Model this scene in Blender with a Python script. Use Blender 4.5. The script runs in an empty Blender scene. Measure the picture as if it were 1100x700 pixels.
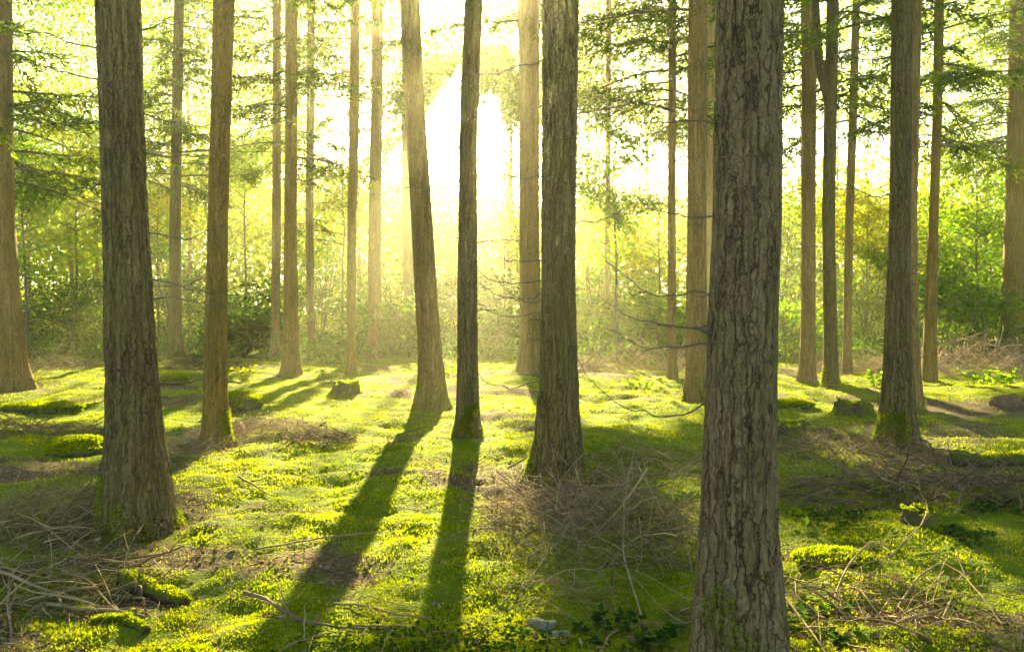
import bpy, math, random
import numpy as np
from mathutils import Vector, Quaternion

# ------------------------------------------------------------------ camera, light, exposure
SC = bpy.context.scene
COL = SC.collection
F = 855.0                     # focal length in pixels of a 1100 wide frame
CAM_H = 1.6
PITCH = math.atan(20 / F)
SUN_EL = math.radians(20.0)
SUN_AZ = math.radians(-1.5)   # from +Y towards +X

cam = bpy.data.cameras.new('camera')
cam.sensor_width = 36.0
cam.lens = F * 36.0 / 1100.0
cam.clip_start = 0.05
cam.clip_end = 2000.0
camera = bpy.data.objects.new('camera', cam)
camera.location = (0, 0, CAM_H)
camera.rotation_euler = (math.pi / 2 - PITCH, 0, 0)
COL.objects.link(camera)
SC.camera = camera

world = bpy.data.worlds.new('World')
SC.world = world
world.use_nodes = True
wn = world.node_tree
wn.nodes.clear()
sky = wn.nodes.new('ShaderNodeTexSky')
sky.sky_type = 'NISHITA'
sky.sun_disc = False
sky.sun_elevation = SUN_EL
sky.sun_rotation = SUN_AZ
sky.air_density = 0.7
sky.dust_density = 1.0
sky.ozone_density = 0.3
bg = wn.nodes.new('ShaderNodeBackground')
bg.inputs['Strength'].default_value = 0.055
wo = wn.nodes.new('ShaderNodeOutputWorld')
wn.links.new(sky.outputs[0], bg.inputs['Color'])
wn.links.new(bg.outputs[0], wo.inputs['Surface'])

SUNV = Vector((math.sin(SUN_AZ) * math.cos(SUN_EL), math.cos(SUN_AZ) * math.cos(SUN_EL), math.sin(SUN_EL)))
sl = bpy.data.lights.new('sun', 'SUN')
sl.energy = 5.0
sl.angle = math.radians(0.6)
sl.color = (1.0, 0.84, 0.44)
sun = bpy.data.objects.new('sun', sl)
sun.rotation_euler = SUNV.to_track_quat('Z', 'Y').to_euler()
sun.location = (0, 40, 30)
COL.objects.link(sun)

SC.view_settings.view_transform = 'Standard'
SC.view_settings.look = 'None'
SC.view_settings.exposure = 3.25
SC.view_settings.gamma = 1.0
SC.view_settings.use_curve_mapping = False
SC.render.engine = 'CYCLES'
cy = SC.cycles
cy.use_denoising = True
cy.denoiser = 'OPENIMAGEDENOISE'
cy.max_bounces = 6
cy.diffuse_bounces = 3
cy.glossy_bounces = 1
cy.transmission_bounces = 4
cy.volume_bounces = 1
cy.transparent_max_bounces = 4
cy.sample_clamp_indirect = 8.0
cy.use_adaptive_sampling = True
cy.adaptive_threshold = 0.02
HAZE_DENSITY = 0.0019
HAZE_ANISO = 0.80

RS = np.random.RandomState(7)
random.seed(7)

# ------------------------------------------------------------------ numeric helpers
def _hash(ix, iy, iz):
    h = (ix.astype(np.int64) * 374761393 + iy.astype(np.int64) * 668265263 + iz.astype(np.int64) * 2147483647) & 0xFFFFFFFF
    h = ((h ^ (h >> 13)) * 1274126177) & 0xFFFFFFFF
    h = ((h ^ (h >> 16)) * 2246822519) & 0xFFFFFFFF
    return ((h ^ (h >> 15)) & 0xFFFFFF) / float(0xFFFFFF)

def vnoise(x, y, z=None):
    x = np.asarray(x, float); y = np.asarray(y, float)
    z = np.zeros_like(x) if z is None else np.asarray(z, float)
    x0, y0, z0 = np.floor(x), np.floor(y), np.floor(z)
    fx, fy, fz = x - x0, y - y0, z - z0
    fx = fx * fx * (3 - 2 * fx); fy = fy * fy * (3 - 2 * fy); fz = fz * fz * (3 - 2 * fz)
    r = 0
    for dx in (0, 1):
        for dy in (0, 1):
            for dz in (0, 1):
                w = (fx if dx else 1 - fx) * (fy if dy else 1 - fy) * (fz if dz else 1 - fz)
                r = r + w * _hash(x0 + dx, y0 + dy, z0 + dz)
    return r

def fbm(x, y, z=None, octs=4):
    a, s, t = 0.5, 0.0, 0.0
    x = np.asarray(x, float); y = np.asarray(y, float)
    for k in range(octs):
        f = 2.03 ** k
        s = s + a * vnoise(x * f + 17 * k, y * f - 9 * k, None if z is None else np.asarray(z) * f + 5 * k)
        t += a
        a *= 0.5
    return s / t

def sstep(a, b, x):
    t = np.clip((np.asarray(x, float) - a) / (b - a), 0, 1)
    return t * t * (3 - 2 * t)

def gz(x, y):
    """height of the forest floor"""
    x = np.asarray(x, float); y = np.asarray(y, float)
    far = 1.0 / (1.0 + np.maximum(np.abs(y) - 30, 0) / 30.0)
    h = 0.30 * (fbm(x * 0.22 + 3, y * 0.22 + 7, octs=2) - 0.5)
    h = h + 0.24 * (fbm(x * 0.9 + 31, y * 0.9 + 11, octs=3) - 0.5)
    h = h + 0.095 * (fbm(x * 3.6 + 5, y * 3.6 + 2, octs=3) - 0.5)
    return h * far

def gz1(x, y):
    return float(gz(np.array([x]), np.array([y]))[0])

def litter_mask(x, y):
    """1 where brown needle litter shows between the moss"""
    n = fbm(np.asarray(x) * 0.55 + 40, np.asarray(y) * 0.8 + 13, octs=4)
    m = fbm(np.asarray(x) * 3.1 + 9, np.asarray(y) * 4.0 + 3, octs=3)
    r = sstep(0.53, 0.67, n * 0.72 + m * 0.28 + 0.02) * 0.95
    for u, v, w in ((795, 716, 0.35), (146, 556, 0.75), (600, 517, 0.7), (232, 482, 0.5), (502, 478, 0.35), (964, 479, 0.6), (463, 442, 0.4), (748, 435, 0.5), (6, 417, 1.0), (892, 420, 0.4)):
        ty = F * CAM_H / (v - 330); tx = (u - 550) / F * ty
        q = np.hypot(np.asarray(x) - tx, (np.asarray(y) - ty)) / w
        r = np.maximum(r, sstep(1.3, 0.5, q + (m - 0.5) * 1.6) * 0.9)
    return r

def at(u, v, d):
    """point of the pixel ray at distance Y = d (photo pixels, 1100 wide)"""
    a, b = (u - 550) / F, (350 - v) / F
    dy = math.cos(PITCH) + b * math.sin(PITCH)
    dz = -math.sin(PITCH) + b * math.cos(PITCH)
    return Vector((a * d / dy, d, CAM_H + dz * d / dy))

def ground(u, v):
    a, b = (u - 550) / F, (350 - v) / F
    dy = math.cos(PITCH) + b * math.sin(PITCH)
    dz = -math.sin(PITCH) + b * math.cos(PITCH)
    t = CAM_H / -dz
    p = (a * t, dy * t)
    return Vector((p[0], p[1], gz1(*p)))

LIT = [(420, 440, 170, 52), (395, 530, 150, 95), (520, 590, 75, 130), (685, 445, 80, 34), (875, 425, 70, 20),
       (1035, 414, 120, 24), (1020, 494, 130, 22), (980, 650, 170, 55), (110, 660, 150, 42), (270, 540, 90, 60),
       (70, 445, 90, 26), (880, 590, 45, 24), (300, 640, 90, 50), (500, 400, 260, 14), (960, 440, 150, 14), (170, 620, 130, 34), (1050, 590, 90, 40), (880, 400, 120, 14), (340, 580, 110, 60), (1000, 490, 150, 26), (250, 520, 120, 62), (130, 655, 180, 46), (530, 590, 66, 150), (660, 440, 130, 34), (60, 425, 110, 30), (980, 660, 180, 46)]

def keep_prob(P, lit_keep=0.03, other=0.8):
    """chance that a leaf at P stays: leaves are thinned out where they would close the gaps that let the sun onto the clearing"""
    P = np.asarray(P, float)
    t = np.maximum(P[:, 2], 0) / SUNV.z
    gx = P[:, 0] - SUNV.x * t
    gy = P[:, 1] - SUNV.y * t
    inside = np.zeros(len(P), bool)
    ok = gy > 1.8
    yy = np.where(ok, gy, 10.0)
    u = 550 + F * gx / yy
    v = 330 + F * CAM_H / yy
    jit = (fbm(gx * 1.1 + 50, gy * 1.1 + 20, octs=3) - 0.5) * 1.3
    for (cu, cv, ru, rv) in LIT:
        q = ((u - cu) / ru) ** 2 + ((v - cv) / rv) ** 2
        inside |= ok & (q < 1.0 + jit)
    inside |= ok & (fbm(gx * 1.3 + 23, gy * 0.75 + 91, octs=2) > 0.63)
    near = (gy <= 1.8) & (gy > -9) & (np.abs(gx + 0.5) < 1.6)
    p = np.where(inside, lit_keep, other)
    p = np.where(near, np.minimum(p, 0.72 + 0.28 * (jit > 0.0)), p)
    p = np.where(gy > 26, 1.0, p)
    belt = (P[:, 2] > 7.0) & (gy > 15) & (gy < 36)      # the sun also reaches the broadleaf belt behind the clearing
    p = np.where(belt, np.minimum(p, np.where(P[:, 0] > 3, 0.50, 0.82)), p)
    return p

# ------------------------------------------------------------------ mesh helpers
class MB:
    def __init__(self):
        self.v, self.q, self.t, self.n = [], [], [], 0
        self.qm, self.tm = [], []
    def add(self, v, quads=None, tris=None, mat=0):
        v = np.asarray(v, np.float32).reshape(-1, 3)
        if quads is not None and len(quads):
            self.q.append(np.asarray(quads, np.int64).reshape(-1, 4) + self.n); self.qm.append(np.full(len(self.q[-1]), mat))
        if tris is not None and len(tris):
            self.t.append(np.asarray(tris, np.int64).reshape(-1, 3) + self.n); self.tm.append(np.full(len(self.t[-1]), mat))
        self.v.append(v); self.n += len(v)
    def count(self):
        return self.n
    def tube(self, pts, rad, sides=5, mat=0, cap=True):
        pts = np.asarray(pts, float); n = len(pts)
        rad = np.broadcast_to(np.asarray(rad, float), (n,))
        tan = np.gradient(pts, axis=0)
        tan /= np.linalg.norm(tan, axis=1, keepdims=True) + 1e-9
        ref = np.array([0.0, 0, 1]) if abs(tan[:, 2]).mean() < 0.8 else np.array([1.0, 0, 0])
        s = np.cross(tan, ref); s /= np.linalg.norm(s, axis=1, keepdims=True) + 1e-9
        w = np.cross(tan, s)
        a = np.arange(sides) * 2 * math.pi / sides
        ring = pts[:, None, :] + rad[:, None, None] * (np.cos(a)[None, :, None] * s[:, None, :] + np.sin(a)[None, :, None] * w[:, None, :])
        i, j = np.meshgrid(np.arange(n - 1), np.arange(sides), indexing='ij')
        k = (j + 1) % sides
        quads = np.stack([i * sides + j, i * sides + k, (i + 1) * sides + k, (i + 1) * sides + j], -1).reshape(-1, 4)
        tris = None
        if cap and sides >= 3:
            tris = [[0, m + 1, m] for m in range(1, sides - 1)] + [[(n - 1) * sides, (n - 1) * sides + m, (n - 1) * sides + m + 1] for m in range(1, sides - 1)]
        self.add(ring, quads, tris, mat)
    def leaves(self, C, D, L, W, rs=RS, curl=0.15, mat=0):
        C = np.asarray(C, float); n = len(C)
        if n == 0: return
        D = np.asarray(D, float); D = D / (np.linalg.norm(D, axis=1, keepdims=True) + 1e-9)
        R = rs.normal(size=(n, 3)); S = np.cross(D, R); S /= np.linalg.norm(S, axis=1, keepdims=True) + 1e-9
        N = np.cross(S, D)
        L = np.broadcast_to(L, (n,))[:, None]; W = np.broadcast_to(W, (n,))[:, None]
        v = np.stack([C, C + D * L * 0.45 + S * W + N * L * curl, C + D * L, C + D * L * 0.45 - S * W + N * L * curl], 1)
        self.add(v.reshape(-1, 3), np.arange(4 * n).reshape(-1, 4), None, mat)
    def flat_leaves(self, C, D, L, W, N, mat=0):
        C = np.asarray(C, float); n = len(C)
        if n == 0: return
        D = D / (np.linalg.norm(D, axis=1, keepdims=True) + 1e-9)
        S = np.cross(D, N); S /= np.linalg.norm(S, axis=1, keepdims=True) + 1e-9
        L = np.broadcast_to(L, (n,))[:, None]; W = np.broadcast_to(W, (n,))[:, None]
        v = np.stack([C, C + D * L * 0.45 + S * W, C + D * L, C + D * L * 0.45 - S * W], 1)
        self.add(v.reshape(-1, 3), np.arange(4 * n).reshape(-1, 4), None, mat)
    def build(self, name, mats, parent=None, smooth=False, loc=None):
        me = bpy.data.meshes.new(name)
        V = np.concatenate(self.v) if self.v else np.zeros((0, 3), np.float32)
        Q = np.concatenate(self.q) if self.q else np.zeros((0, 4), np.int64)
        T = np.concatenate(self.t) if self.t else np.zeros((0, 3), np.int64)
        me.vertices.add(len(V)); me.vertices.foreach_set('co', V.astype(np.float32).ravel())
        me.loops.add(len(Q) * 4 + len(T) * 3)
        me.loops.foreach_set('vertex_index', np.concatenate([Q.ravel(), T.ravel()]).astype(np.int32))
        me.polygons.add(len(Q) + len(T))
        ls = np.concatenate([np.arange(len(Q)) * 4, len(Q) * 4 + np.arange(len(T)) * 3]).astype(np.int32)
        me.polygons.foreach_set('loop_start', ls)
        mi = np.concatenate([np.concatenate(self.qm) if self.qm else np.zeros(0), np.concatenate(self.tm) if self.tm else np.zeros(0)]).astype(np.int32)
        me.polygons.foreach_set('material_index', mi)
        me.polygons.foreach_set('use_smooth', np.full(len(Q) + len(T), smooth, bool))
        for m in (mats if isinstance(mats, (list, tuple)) else [mats]): me.materials.append(m)
        me.update(calc_edges=True); me.validate()
        o = bpy.data.objects.new(name, me); COL.objects.link(o)
        if loc is not None: o.location = loc
        if parent is not None: o.parent = parent
        return o

class Woody:
    """adds the woody twigs of a crown to the same mesh in its second material"""
    def __init__(self, mb): self.mb = mb
    def tube(self, pts, rad, sides): self.mb.tube(pts, rad, sides, 1)
    def leaves(self, C, D, L, W, rs, curl): self.mb.leaves(C, D, L, W, rs, curl, 1)

def tag(o, label=None, cat=None, group=None, kind=None):
    if label: o['label'] = label
    if cat: o['category'] = cat
    if group: o['group'] = group
    if kind: o['kind'] = kind
    return o

def empty(name, loc, label, cat, group=None):
    o = bpy.data.objects.new(name, None); COL.objects.link(o)
    o.location = loc; o.empty_display_size = 0.2
    return tag(o, label, cat, group)

# ------------------------------------------------------------------ materials
def mat_new(name):
    m = bpy.data.materials.new(name); m.use_nodes = True
    nt = m.node_tree; nt.nodes.clear()
    out = nt.nodes.new('ShaderNodeOutputMaterial')
    return m, nt, out

def N(nt, typ, **kw):
    n = nt.nodes.new(typ)
    for k, v in kw.items():
        if k in n.inputs: n.inputs[k].default_value = v
        else: setattr(n, k, v)
    return n

def ramp(nt, fac, stops):
    r = nt.nodes.new('ShaderNodeValToRGB'); nt.links.new(fac, r.inputs[0])
    e = r.color_ramp.elements
    while len(e) < len(stops): e.new(0.5)
    for k, (p, c) in enumerate(stops):
        e[k].position = p
        e[k].color = (*c, 1) if isinstance(c, (tuple, list)) else (c, c, c, 1)
    return r.outputs[0]

def mixc(nt, fac, a, b, mode='MIX'):
    m = nt.nodes.new('ShaderNodeMix'); m.data_type = 'RGBA'; m.blend_type = mode
    for sock, v in ((m.inputs[0], fac), (m.inputs[6], a), (m.inputs[7], b)):
        if hasattr(v, 'is_linked'): nt.links.new(v, sock)
        elif isinstance(v, (tuple, list)): sock.default_value = (*v, 1) if len(v) == 3 else v
        else: sock.default_value = v
    return m.outputs[2]

def math_(nt, op, a, b=None):
    m = nt.nodes.new('ShaderNodeMath'); m.operation = op
    for s, v in ((m.inputs[0], a), (m.inputs[1], b)):
        if v is None: continue
        if hasattr(v, 'is_linked'): nt.links.new(v, s)
        else: s.default_value = v
    return m.outputs[0]

def bark_material(name, dark, mid, light, moss, moss_amt=0.5, scale=13.0, stretch=0.1, bump=0.6, crack=0.06, crack_depth=0.6):
    m, nt, out = mat_new(name)
    L = nt.links.new
    tc = N(nt, 'ShaderNodeTexCoord'); oi = N(nt, 'ShaderNodeObjectInfo')
    off = N(nt, 'ShaderNodeVectorMath', operation='SCALE'); off.inputs[0].default_value = (31, 17, 53); L(oi.outputs['Random'], off.inputs['Scale'])
    add = N(nt, 'ShaderNodeVectorMath', operation='ADD'); L(tc.outputs['Object'], add.inputs[0]); L(off.outputs[0], add.inputs[1])
    wn1 = N(nt, 'ShaderNodeTexNoise', Scale=9.0, Detail=5.0, Roughness=0.65); L(add.outputs[0], wn1.inputs['Vector'])
    wc = N(nt, 'ShaderNodeVectorMath', operation='SUBTRACT'); L(wn1.outputs['Color'], wc.inputs[0]); wc.inputs[1].default_value = (0.5, 0.5, 0.5)
    wsc = N(nt, 'ShaderNodeVectorMath', operation='MULTIPLY_ADD'); L(wc.outputs[0], wsc.inputs[0]); wsc.inputs[1].default_value = (0.085, 0.085, 0.30); L(add.outputs[0], wsc.inputs[2])
    def mapped(zs):
        mp = N(nt, 'ShaderNodeMapping'); mp.inputs['Scale'].default_value = (1, 1, zs); L(wsc.outputs[0], mp.inputs['Vector']); return mp.outputs[0]
    vo = N(nt, 'ShaderNodeTexVoronoi', feature='DISTANCE_TO_EDGE', Scale=scale); L(mapped(stretch), vo.inputs['Vector'])
    vo2 = N(nt, 'ShaderNodeTexVoronoi', feature='F1', Scale=scale); L(mapped(stretch), vo2.inputs['Vector'])
    vs = N(nt, 'ShaderNodeTexVoronoi', feature='DISTANCE_TO_EDGE', Scale=scale * 2.1); L(mapped(stretch * 3.2), vs.inputs['Vector'])
    st = N(nt, 'ShaderNodeTexNoise', Scale=60.0, Detail=5.0, Roughness=0.65); L(mapped(0.08), st.inputs['Vector'])
    fl = N(nt, 'ShaderNodeTexNoise', Scale=22.0, Detail=7.0, Roughness=0.75); L(mapped(1.6), fl.inputs['Vector'])
    big = N(nt, 'ShaderNodeTexNoise', Scale=2.0, Detail=6.0, Roughness=0.65); L(add.outputs[0], big.inputs['Vector'])
    mask = ramp(nt, big.outputs['Color'], [(0.35, 0.25), (0.6, 1.0)])
    crackf = ramp(nt, vo.outputs['Distance'], [(0.0, 0.0), (crack, 0.8), (crack * 3, 1.0)])
    crackf = math_(nt, 'SUBTRACT', 1.0, math_(nt, 'MULTIPLY', math_(nt, 'SUBTRACT', 1.0, crackf), mask))
    fine = ramp(nt, vs.outputs['Distance'], [(0.0, 0.35), (crack * 0.8, 0.9), (crack * 2, 1.0)])
    grain = math_(nt, 'ADD', math_(nt, 'MULTIPLY', st.outputs[0], 0.5), math_(nt, 'MULTIPLY', fl.outputs[0], 0.5))
    base = ramp(nt, grain, [(0.32, dark), (0.50, mid), (0.68, light)])
    sep = N(nt, 'ShaderNodeSeparateColor'); L(vo2.outputs['Color'], sep.inputs[0])
    tone = mixc(nt, 0.25, base, sep.outputs[0], 'SOFT_LIGHT')
    mf = ramp(nt, math_(nt, 'ADD', math_(nt, 'MULTIPLY', big.outputs[0], 0.8), math_(nt, 'MULTIPLY', fl.outputs[0], 0.2)), [(0.40, 0.0), (0.62, moss_amt)])
    tone = mixc(nt, mf, tone, moss)
    cc = math_(nt, 'MULTIPLY', crackf, fine)
    col = mixc(nt, math_(nt, 'ADD', math_(nt, 'MULTIPLY', cc, crack_depth), 1.0 - crack_depth), tuple(c * 0.35 for c in dark), tone)
    b = N(nt, 'ShaderNodeBsdfPrincipled', Roughness=0.9)
    b.inputs['Specular IOR Level'].default_value = 0.15
    L(col, b.inputs['Base Color'])
    hgt = math_(nt, 'ADD', math_(nt, 'MULTIPLY', crackf, 0.6), math_(nt, 'ADD', math_(nt, 'MULTIPLY', grain, 0.6), math_(nt, 'MULTIPLY', fine, 0.25)))
    bp = N(nt, 'ShaderNodeBump', Strength=bump, Distance=0.03); L(hgt, bp.inputs['Height']); L(bp.outputs[0], b.inputs['Normal'])
    L(b.outputs[0], out.inputs['Surface'])
    return m

def leaf_material(name, cols, trans, mix=0.5, noise_scale=0.6):
    """cols: list of base colours picked per leaf; trans: list of light-through colours"""
    m, nt, out = mat_new(name); L = nt.links.new
    g = N(nt, 'ShaderNodeNewGeometry'); tc = N(nt, 'ShaderNodeTexCoord')
    no = N(nt, 'ShaderNodeTexNoise', Scale=noise_scale, Detail=2.0); L(tc.outputs['Object'], no.inputs['Vector'])
    f = math_(nt, 'ADD', math_(nt, 'MULTIPLY', g.outputs['Random Per Island'], 0.55), math_(nt, 'SUBTRACT', math_(nt, 'MULTIPLY', no.outputs[0], 1.3), 0.42))
    n = len(cols)
    c = ramp(nt, f, [(0.1 + 0.8 * k / (n - 1), cols[k]) for k in range(n)])
    t = ramp(nt, f, [(0.1 + 0.8 * k / (n - 1), trans[k]) for k in range(n)])
    d = N(nt, 'ShaderNodeBsdfDiffuse'); L(c, d.inputs['Color'])
    tr = N(nt, 'ShaderNodeBsdfTranslucent'); L(t, tr.inputs['Color'])
    mx = N(nt, 'ShaderNodeMixShader', Fac=mix); L(d.outputs[0], mx.inputs[1]); L(tr.outputs[0], mx.inputs[2])
    L(mx.outputs[0], out.inputs['Surface'])
    return m

def stick_material(name, a, b, c):
    m, nt, out = mat_new(name); L = nt.links.new
    g = N(nt, 'ShaderNodeNewGeometry'); tc = N(nt, 'ShaderNodeTexCoord')
    no = N(nt, 'ShaderNodeTexNoise', Scale=18.0, Detail=4.0); L(tc.outputs['Object'], no.inputs['Vector'])
    f = math_(nt, 'ADD', math_(nt, 'MULTIPLY', g.outputs['Random Per Island'], 0.6), math_(nt, 'MULTIPLY', no.outputs[0], 0.45))
    col = ramp(nt, f, [(0.15, a), (0.5, b), (0.85, c)])
    p = N(nt, 'ShaderNodeBsdfPrincipled', Roughness=0.85); p.inputs['Specular IOR Level'].default_value = 0.2
    L(col, p.inputs['Base Color'])
    bp = N(nt, 'ShaderNodeBump', Strength=0.5, Distance=0.004); L(no.outputs[0], bp.inputs['Height']); L(bp.outputs[0], p.inputs['Normal'])
    L(p.outputs[0], out.inputs['Surface'])
    return m

M = {}
M['bark_near'] = bark_material('bark_flaky_brown', (0.078, 0.048, 0.019), (0.215, 0.142, 0.062), (0.38, 0.265, 0.122), (0.175, 0.158, 0.030), 0.45, 21, 0.055, 0.9, 0.05, 0.95)
M['bark_mossy'] = bark_material('bark_mossy_brown', (0.056, 0.035, 0.011), (0.165, 0.110, 0.037), (0.31, 0.210, 0.075), (0.140, 0.135, 0.020), 0.60, 22, 0.06, 0.9, 0.055, 0.9)
M['bark_orange'] = bark_material('bark_orange_brown', (0.100, 0.052, 0.010), (0.29, 0.168, 0.030), (0.46, 0.270, 0.052), (0.18, 0.155, 0.020), 0.50, 22, 0.06, 0.8, 0.05, 0.75)
M['bark_tan'] = bark_material('bark_tan', (0.115, 0.063, 0.017), (0.30, 0.180, 0.050), (0.47, 0.300, 0.090), (0.21, 0.172, 0.030), 0.40, 22, 0.06, 0.8, 0.05, 0.75)
M['needle'] = leaf_material('conifer_needles', [(0.018, 0.036, 0.007), (0.038, 0.062, 0.008), (0.065, 0.080, 0.012)], [(0.06, 0.14, 0.003), (0.15, 0.24, 0.004), (0.30, 0.33, 0.006)], 0.58)
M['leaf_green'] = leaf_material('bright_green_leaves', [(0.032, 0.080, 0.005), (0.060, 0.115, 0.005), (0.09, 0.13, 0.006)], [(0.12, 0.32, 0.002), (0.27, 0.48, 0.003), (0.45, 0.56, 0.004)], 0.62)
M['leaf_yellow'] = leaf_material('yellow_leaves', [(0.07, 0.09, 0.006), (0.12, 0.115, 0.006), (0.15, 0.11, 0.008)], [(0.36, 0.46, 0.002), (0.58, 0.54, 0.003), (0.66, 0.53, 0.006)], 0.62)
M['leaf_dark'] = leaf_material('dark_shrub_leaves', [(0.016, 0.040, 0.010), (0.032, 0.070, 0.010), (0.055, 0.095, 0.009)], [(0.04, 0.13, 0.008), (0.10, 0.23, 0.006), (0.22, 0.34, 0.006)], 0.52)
M['leaf_far'] = leaf_material('far_wood_leaves', [(0.028, 0.056, 0.008), (0.055, 0.085, 0.007), (0.10, 0.105, 0.009)], [(0.15, 0.34, 0.003), (0.36, 0.50, 0.003), (0.62, 0.58, 0.004)], 0.64, 0.12)
M['twig_pale'] = stick_material('dead_twigs_pale', (0.085, 0.054, 0.020), (0.21, 0.142, 0.052), (0.44, 0.325, 0.13))
M['twig_brown'] = stick_material('dead_twigs_brown', (0.060, 0.037, 0.016), (0.13, 0.082, 0.036), (0.26, 0.17, 0.08))
M['bracken'] = stick_material('dry_bracken', (0.15, 0.09, 0.045), (0.32, 0.21, 0.11), (0.50, 0.37, 0.22))
M['branch_dark'] = stick_material('branch_bark', (0.05, 0.038, 0.026), (0.10, 0.078, 0.05), (0.19, 0.145, 0.09))
M['litter_leaf'] = leaf_material('fallen_leaves', [(0.11, 0.06, 0.03), (0.24, 0.15, 0.07), (0.40, 0.28, 0.15)], [(0.10, 0.05, 0.02), (0.2, 0.1, 0.04), (0.3, 0.2, 0.08)], 0.25, 3.0)
MOSS_C = [(0.045, 0.105, 0.001), (0.130, 0.190, 0.001), (0.255, 0.262, 0.002)]
MOSS_T = [(0.18, 0.31, 0.001), (0.42, 0.49, 0.001), (0.70, 0.65, 0.002)]
M['moss_blade'] = leaf_material('moss_fronds', MOSS_C, MOSS_T, 0.45, 0.9)

def ground_material():
    m, nt, out = mat_new('mossy_forest_floor'); L = nt.links.new
    tc = N(nt, 'ShaderNodeTexCoord'); at_ = N(nt, 'ShaderNodeAttribute', attribute_name='litter')
    n1 = N(nt, 'ShaderNodeTexNoise', Scale=2.2, Detail=6.0, Roughness=0.65); L(tc.outputs['Object'], n1.inputs['Vector'])
    n2 = N(nt, 'ShaderNodeTexNoise', Scale=38.0, Detail=5.0, Roughness=0.7); L(tc.outputs['Object'], n2.inputs['Vector'])
    n3 = N(nt, 'ShaderNodeTexVoronoi', feature='F1', Scale=55.0); L(tc.outputs['Object'], n3.inputs['Vector'])
    f = math_(nt, 'ADD', math_(nt, 'MULTIPLY', n1.outputs[0], 0.6), math_(nt, 'MULTIPLY', n2.outputs[0], 0.4))
    moss = ramp(nt, f, [(0.30, (0.038, 0.075, 0.002)), (0.48, (0.130, 0.180, 0.001)), (0.66, (0.245, 0.250, 0.001))])
    lit = ramp(nt, n2.outputs[0], [(0.30, (0.035, 0.021, 0.009)), (0.52, (0.115, 0.072, 0.034)), (0.70, (0.25, 0.17, 0.085))])
    col = mixc(nt, at_.outputs['Fac'], moss, lit)
    d = N(nt, 'ShaderNodeBsdfPrincipled', Roughness=0.95); d.inputs['Specular IOR Level'].default_value = 0.1
    L(col, d.inputs['Base Color'])
    h = math_(nt, 'ADD', n2.outputs[0], math_(nt, 'MULTIPLY', n3.outputs['Distance'], 0.5))
    bp = N(nt, 'ShaderNodeBump', Strength=0.9, Distance=0.03); L(h, bp.inputs['Height']); L(bp.outputs[0], d.inputs['Normal'])
    L(d.outputs[0], out.inputs['Surface'])
    return m
M['ground'] = ground_material()

def stone_material(name, a, b, moss, amt):
    m, nt, out = mat_new(name); L = nt.links.new
    tc = N(nt, 'ShaderNodeTexCoord'); g = N(nt, 'ShaderNodeNewGeometry')
    n1 = N(nt, 'ShaderNodeTexNoise', Scale=14.0, Detail=7.0, Roughness=0.7); L(tc.outputs['Object'], n1.inputs['Vector'])
    n2 = N(nt, 'ShaderNodeTexNoise', Scale=5.0, Detail=5.0); L(tc.outputs['Object'], n2.inputs['Vector'])
    col = ramp(nt, n1.outputs[0], [(0.3, a), (0.7, b)])
    sp = N(nt, 'ShaderNodeSeparateXYZ'); L(g.outputs['True Normal'], sp.inputs[0])
    mf = math_(nt, 'MULTIPLY', ramp(nt, math_(nt, 'ADD', math_(nt, 'MULTIPLY', sp.outputs[2], 0.5), n2.outputs[0]), [(0.52, 0.0), (0.72, 1.0)]), amt)
    col = mixc(nt, mf, col, moss)
    p = N(nt, 'ShaderNodeBsdfPrincipled', Roughness=0.95); p.inputs['Specular IOR Level'].default_value = 0.08; L(col, p.inputs['Base Color'])
    bp = N(nt, 'ShaderNodeBump', Strength=0.8, Distance=0.02); L(n1.outputs[0], bp.inputs['Height']); L(bp.outputs[0], p.inputs['Normal'])
    L(p.outputs[0], out.inputs['Surface'])
    return m
M['stone_mossy'] = stone_material('mossy_grey_stone', (0.035, 0.032, 0.022), (0.11, 0.10, 0.07), (0.10, 0.125, 0.004), 1.0)
M['stone_brown'] = stone_material('brown_stone', (0.09, 0.05, 0.025), (0.26, 0.16, 0.085), (0.10, 0.12, 0.02), 0.2)
M['lump_white'] = stone_material('pale_lump', (0.14, 0.13, 0.08), (0.44, 0.42, 0.32), (0.15, 0.17, 0.03), 0.5)
M['stump_wood'] = stone_material('rotten_stump_wood', (0.030, 0.020, 0.011), (0.14, 0.095, 0.052), (0.10, 0.125, 0.005), 0.9)
M['log_wood'] = stone_material('rotten_log_wood', (0.022, 0.016, 0.010), (0.08, 0.06, 0.038), (0.09, 0.115, 0.005), 0.8)

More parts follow.
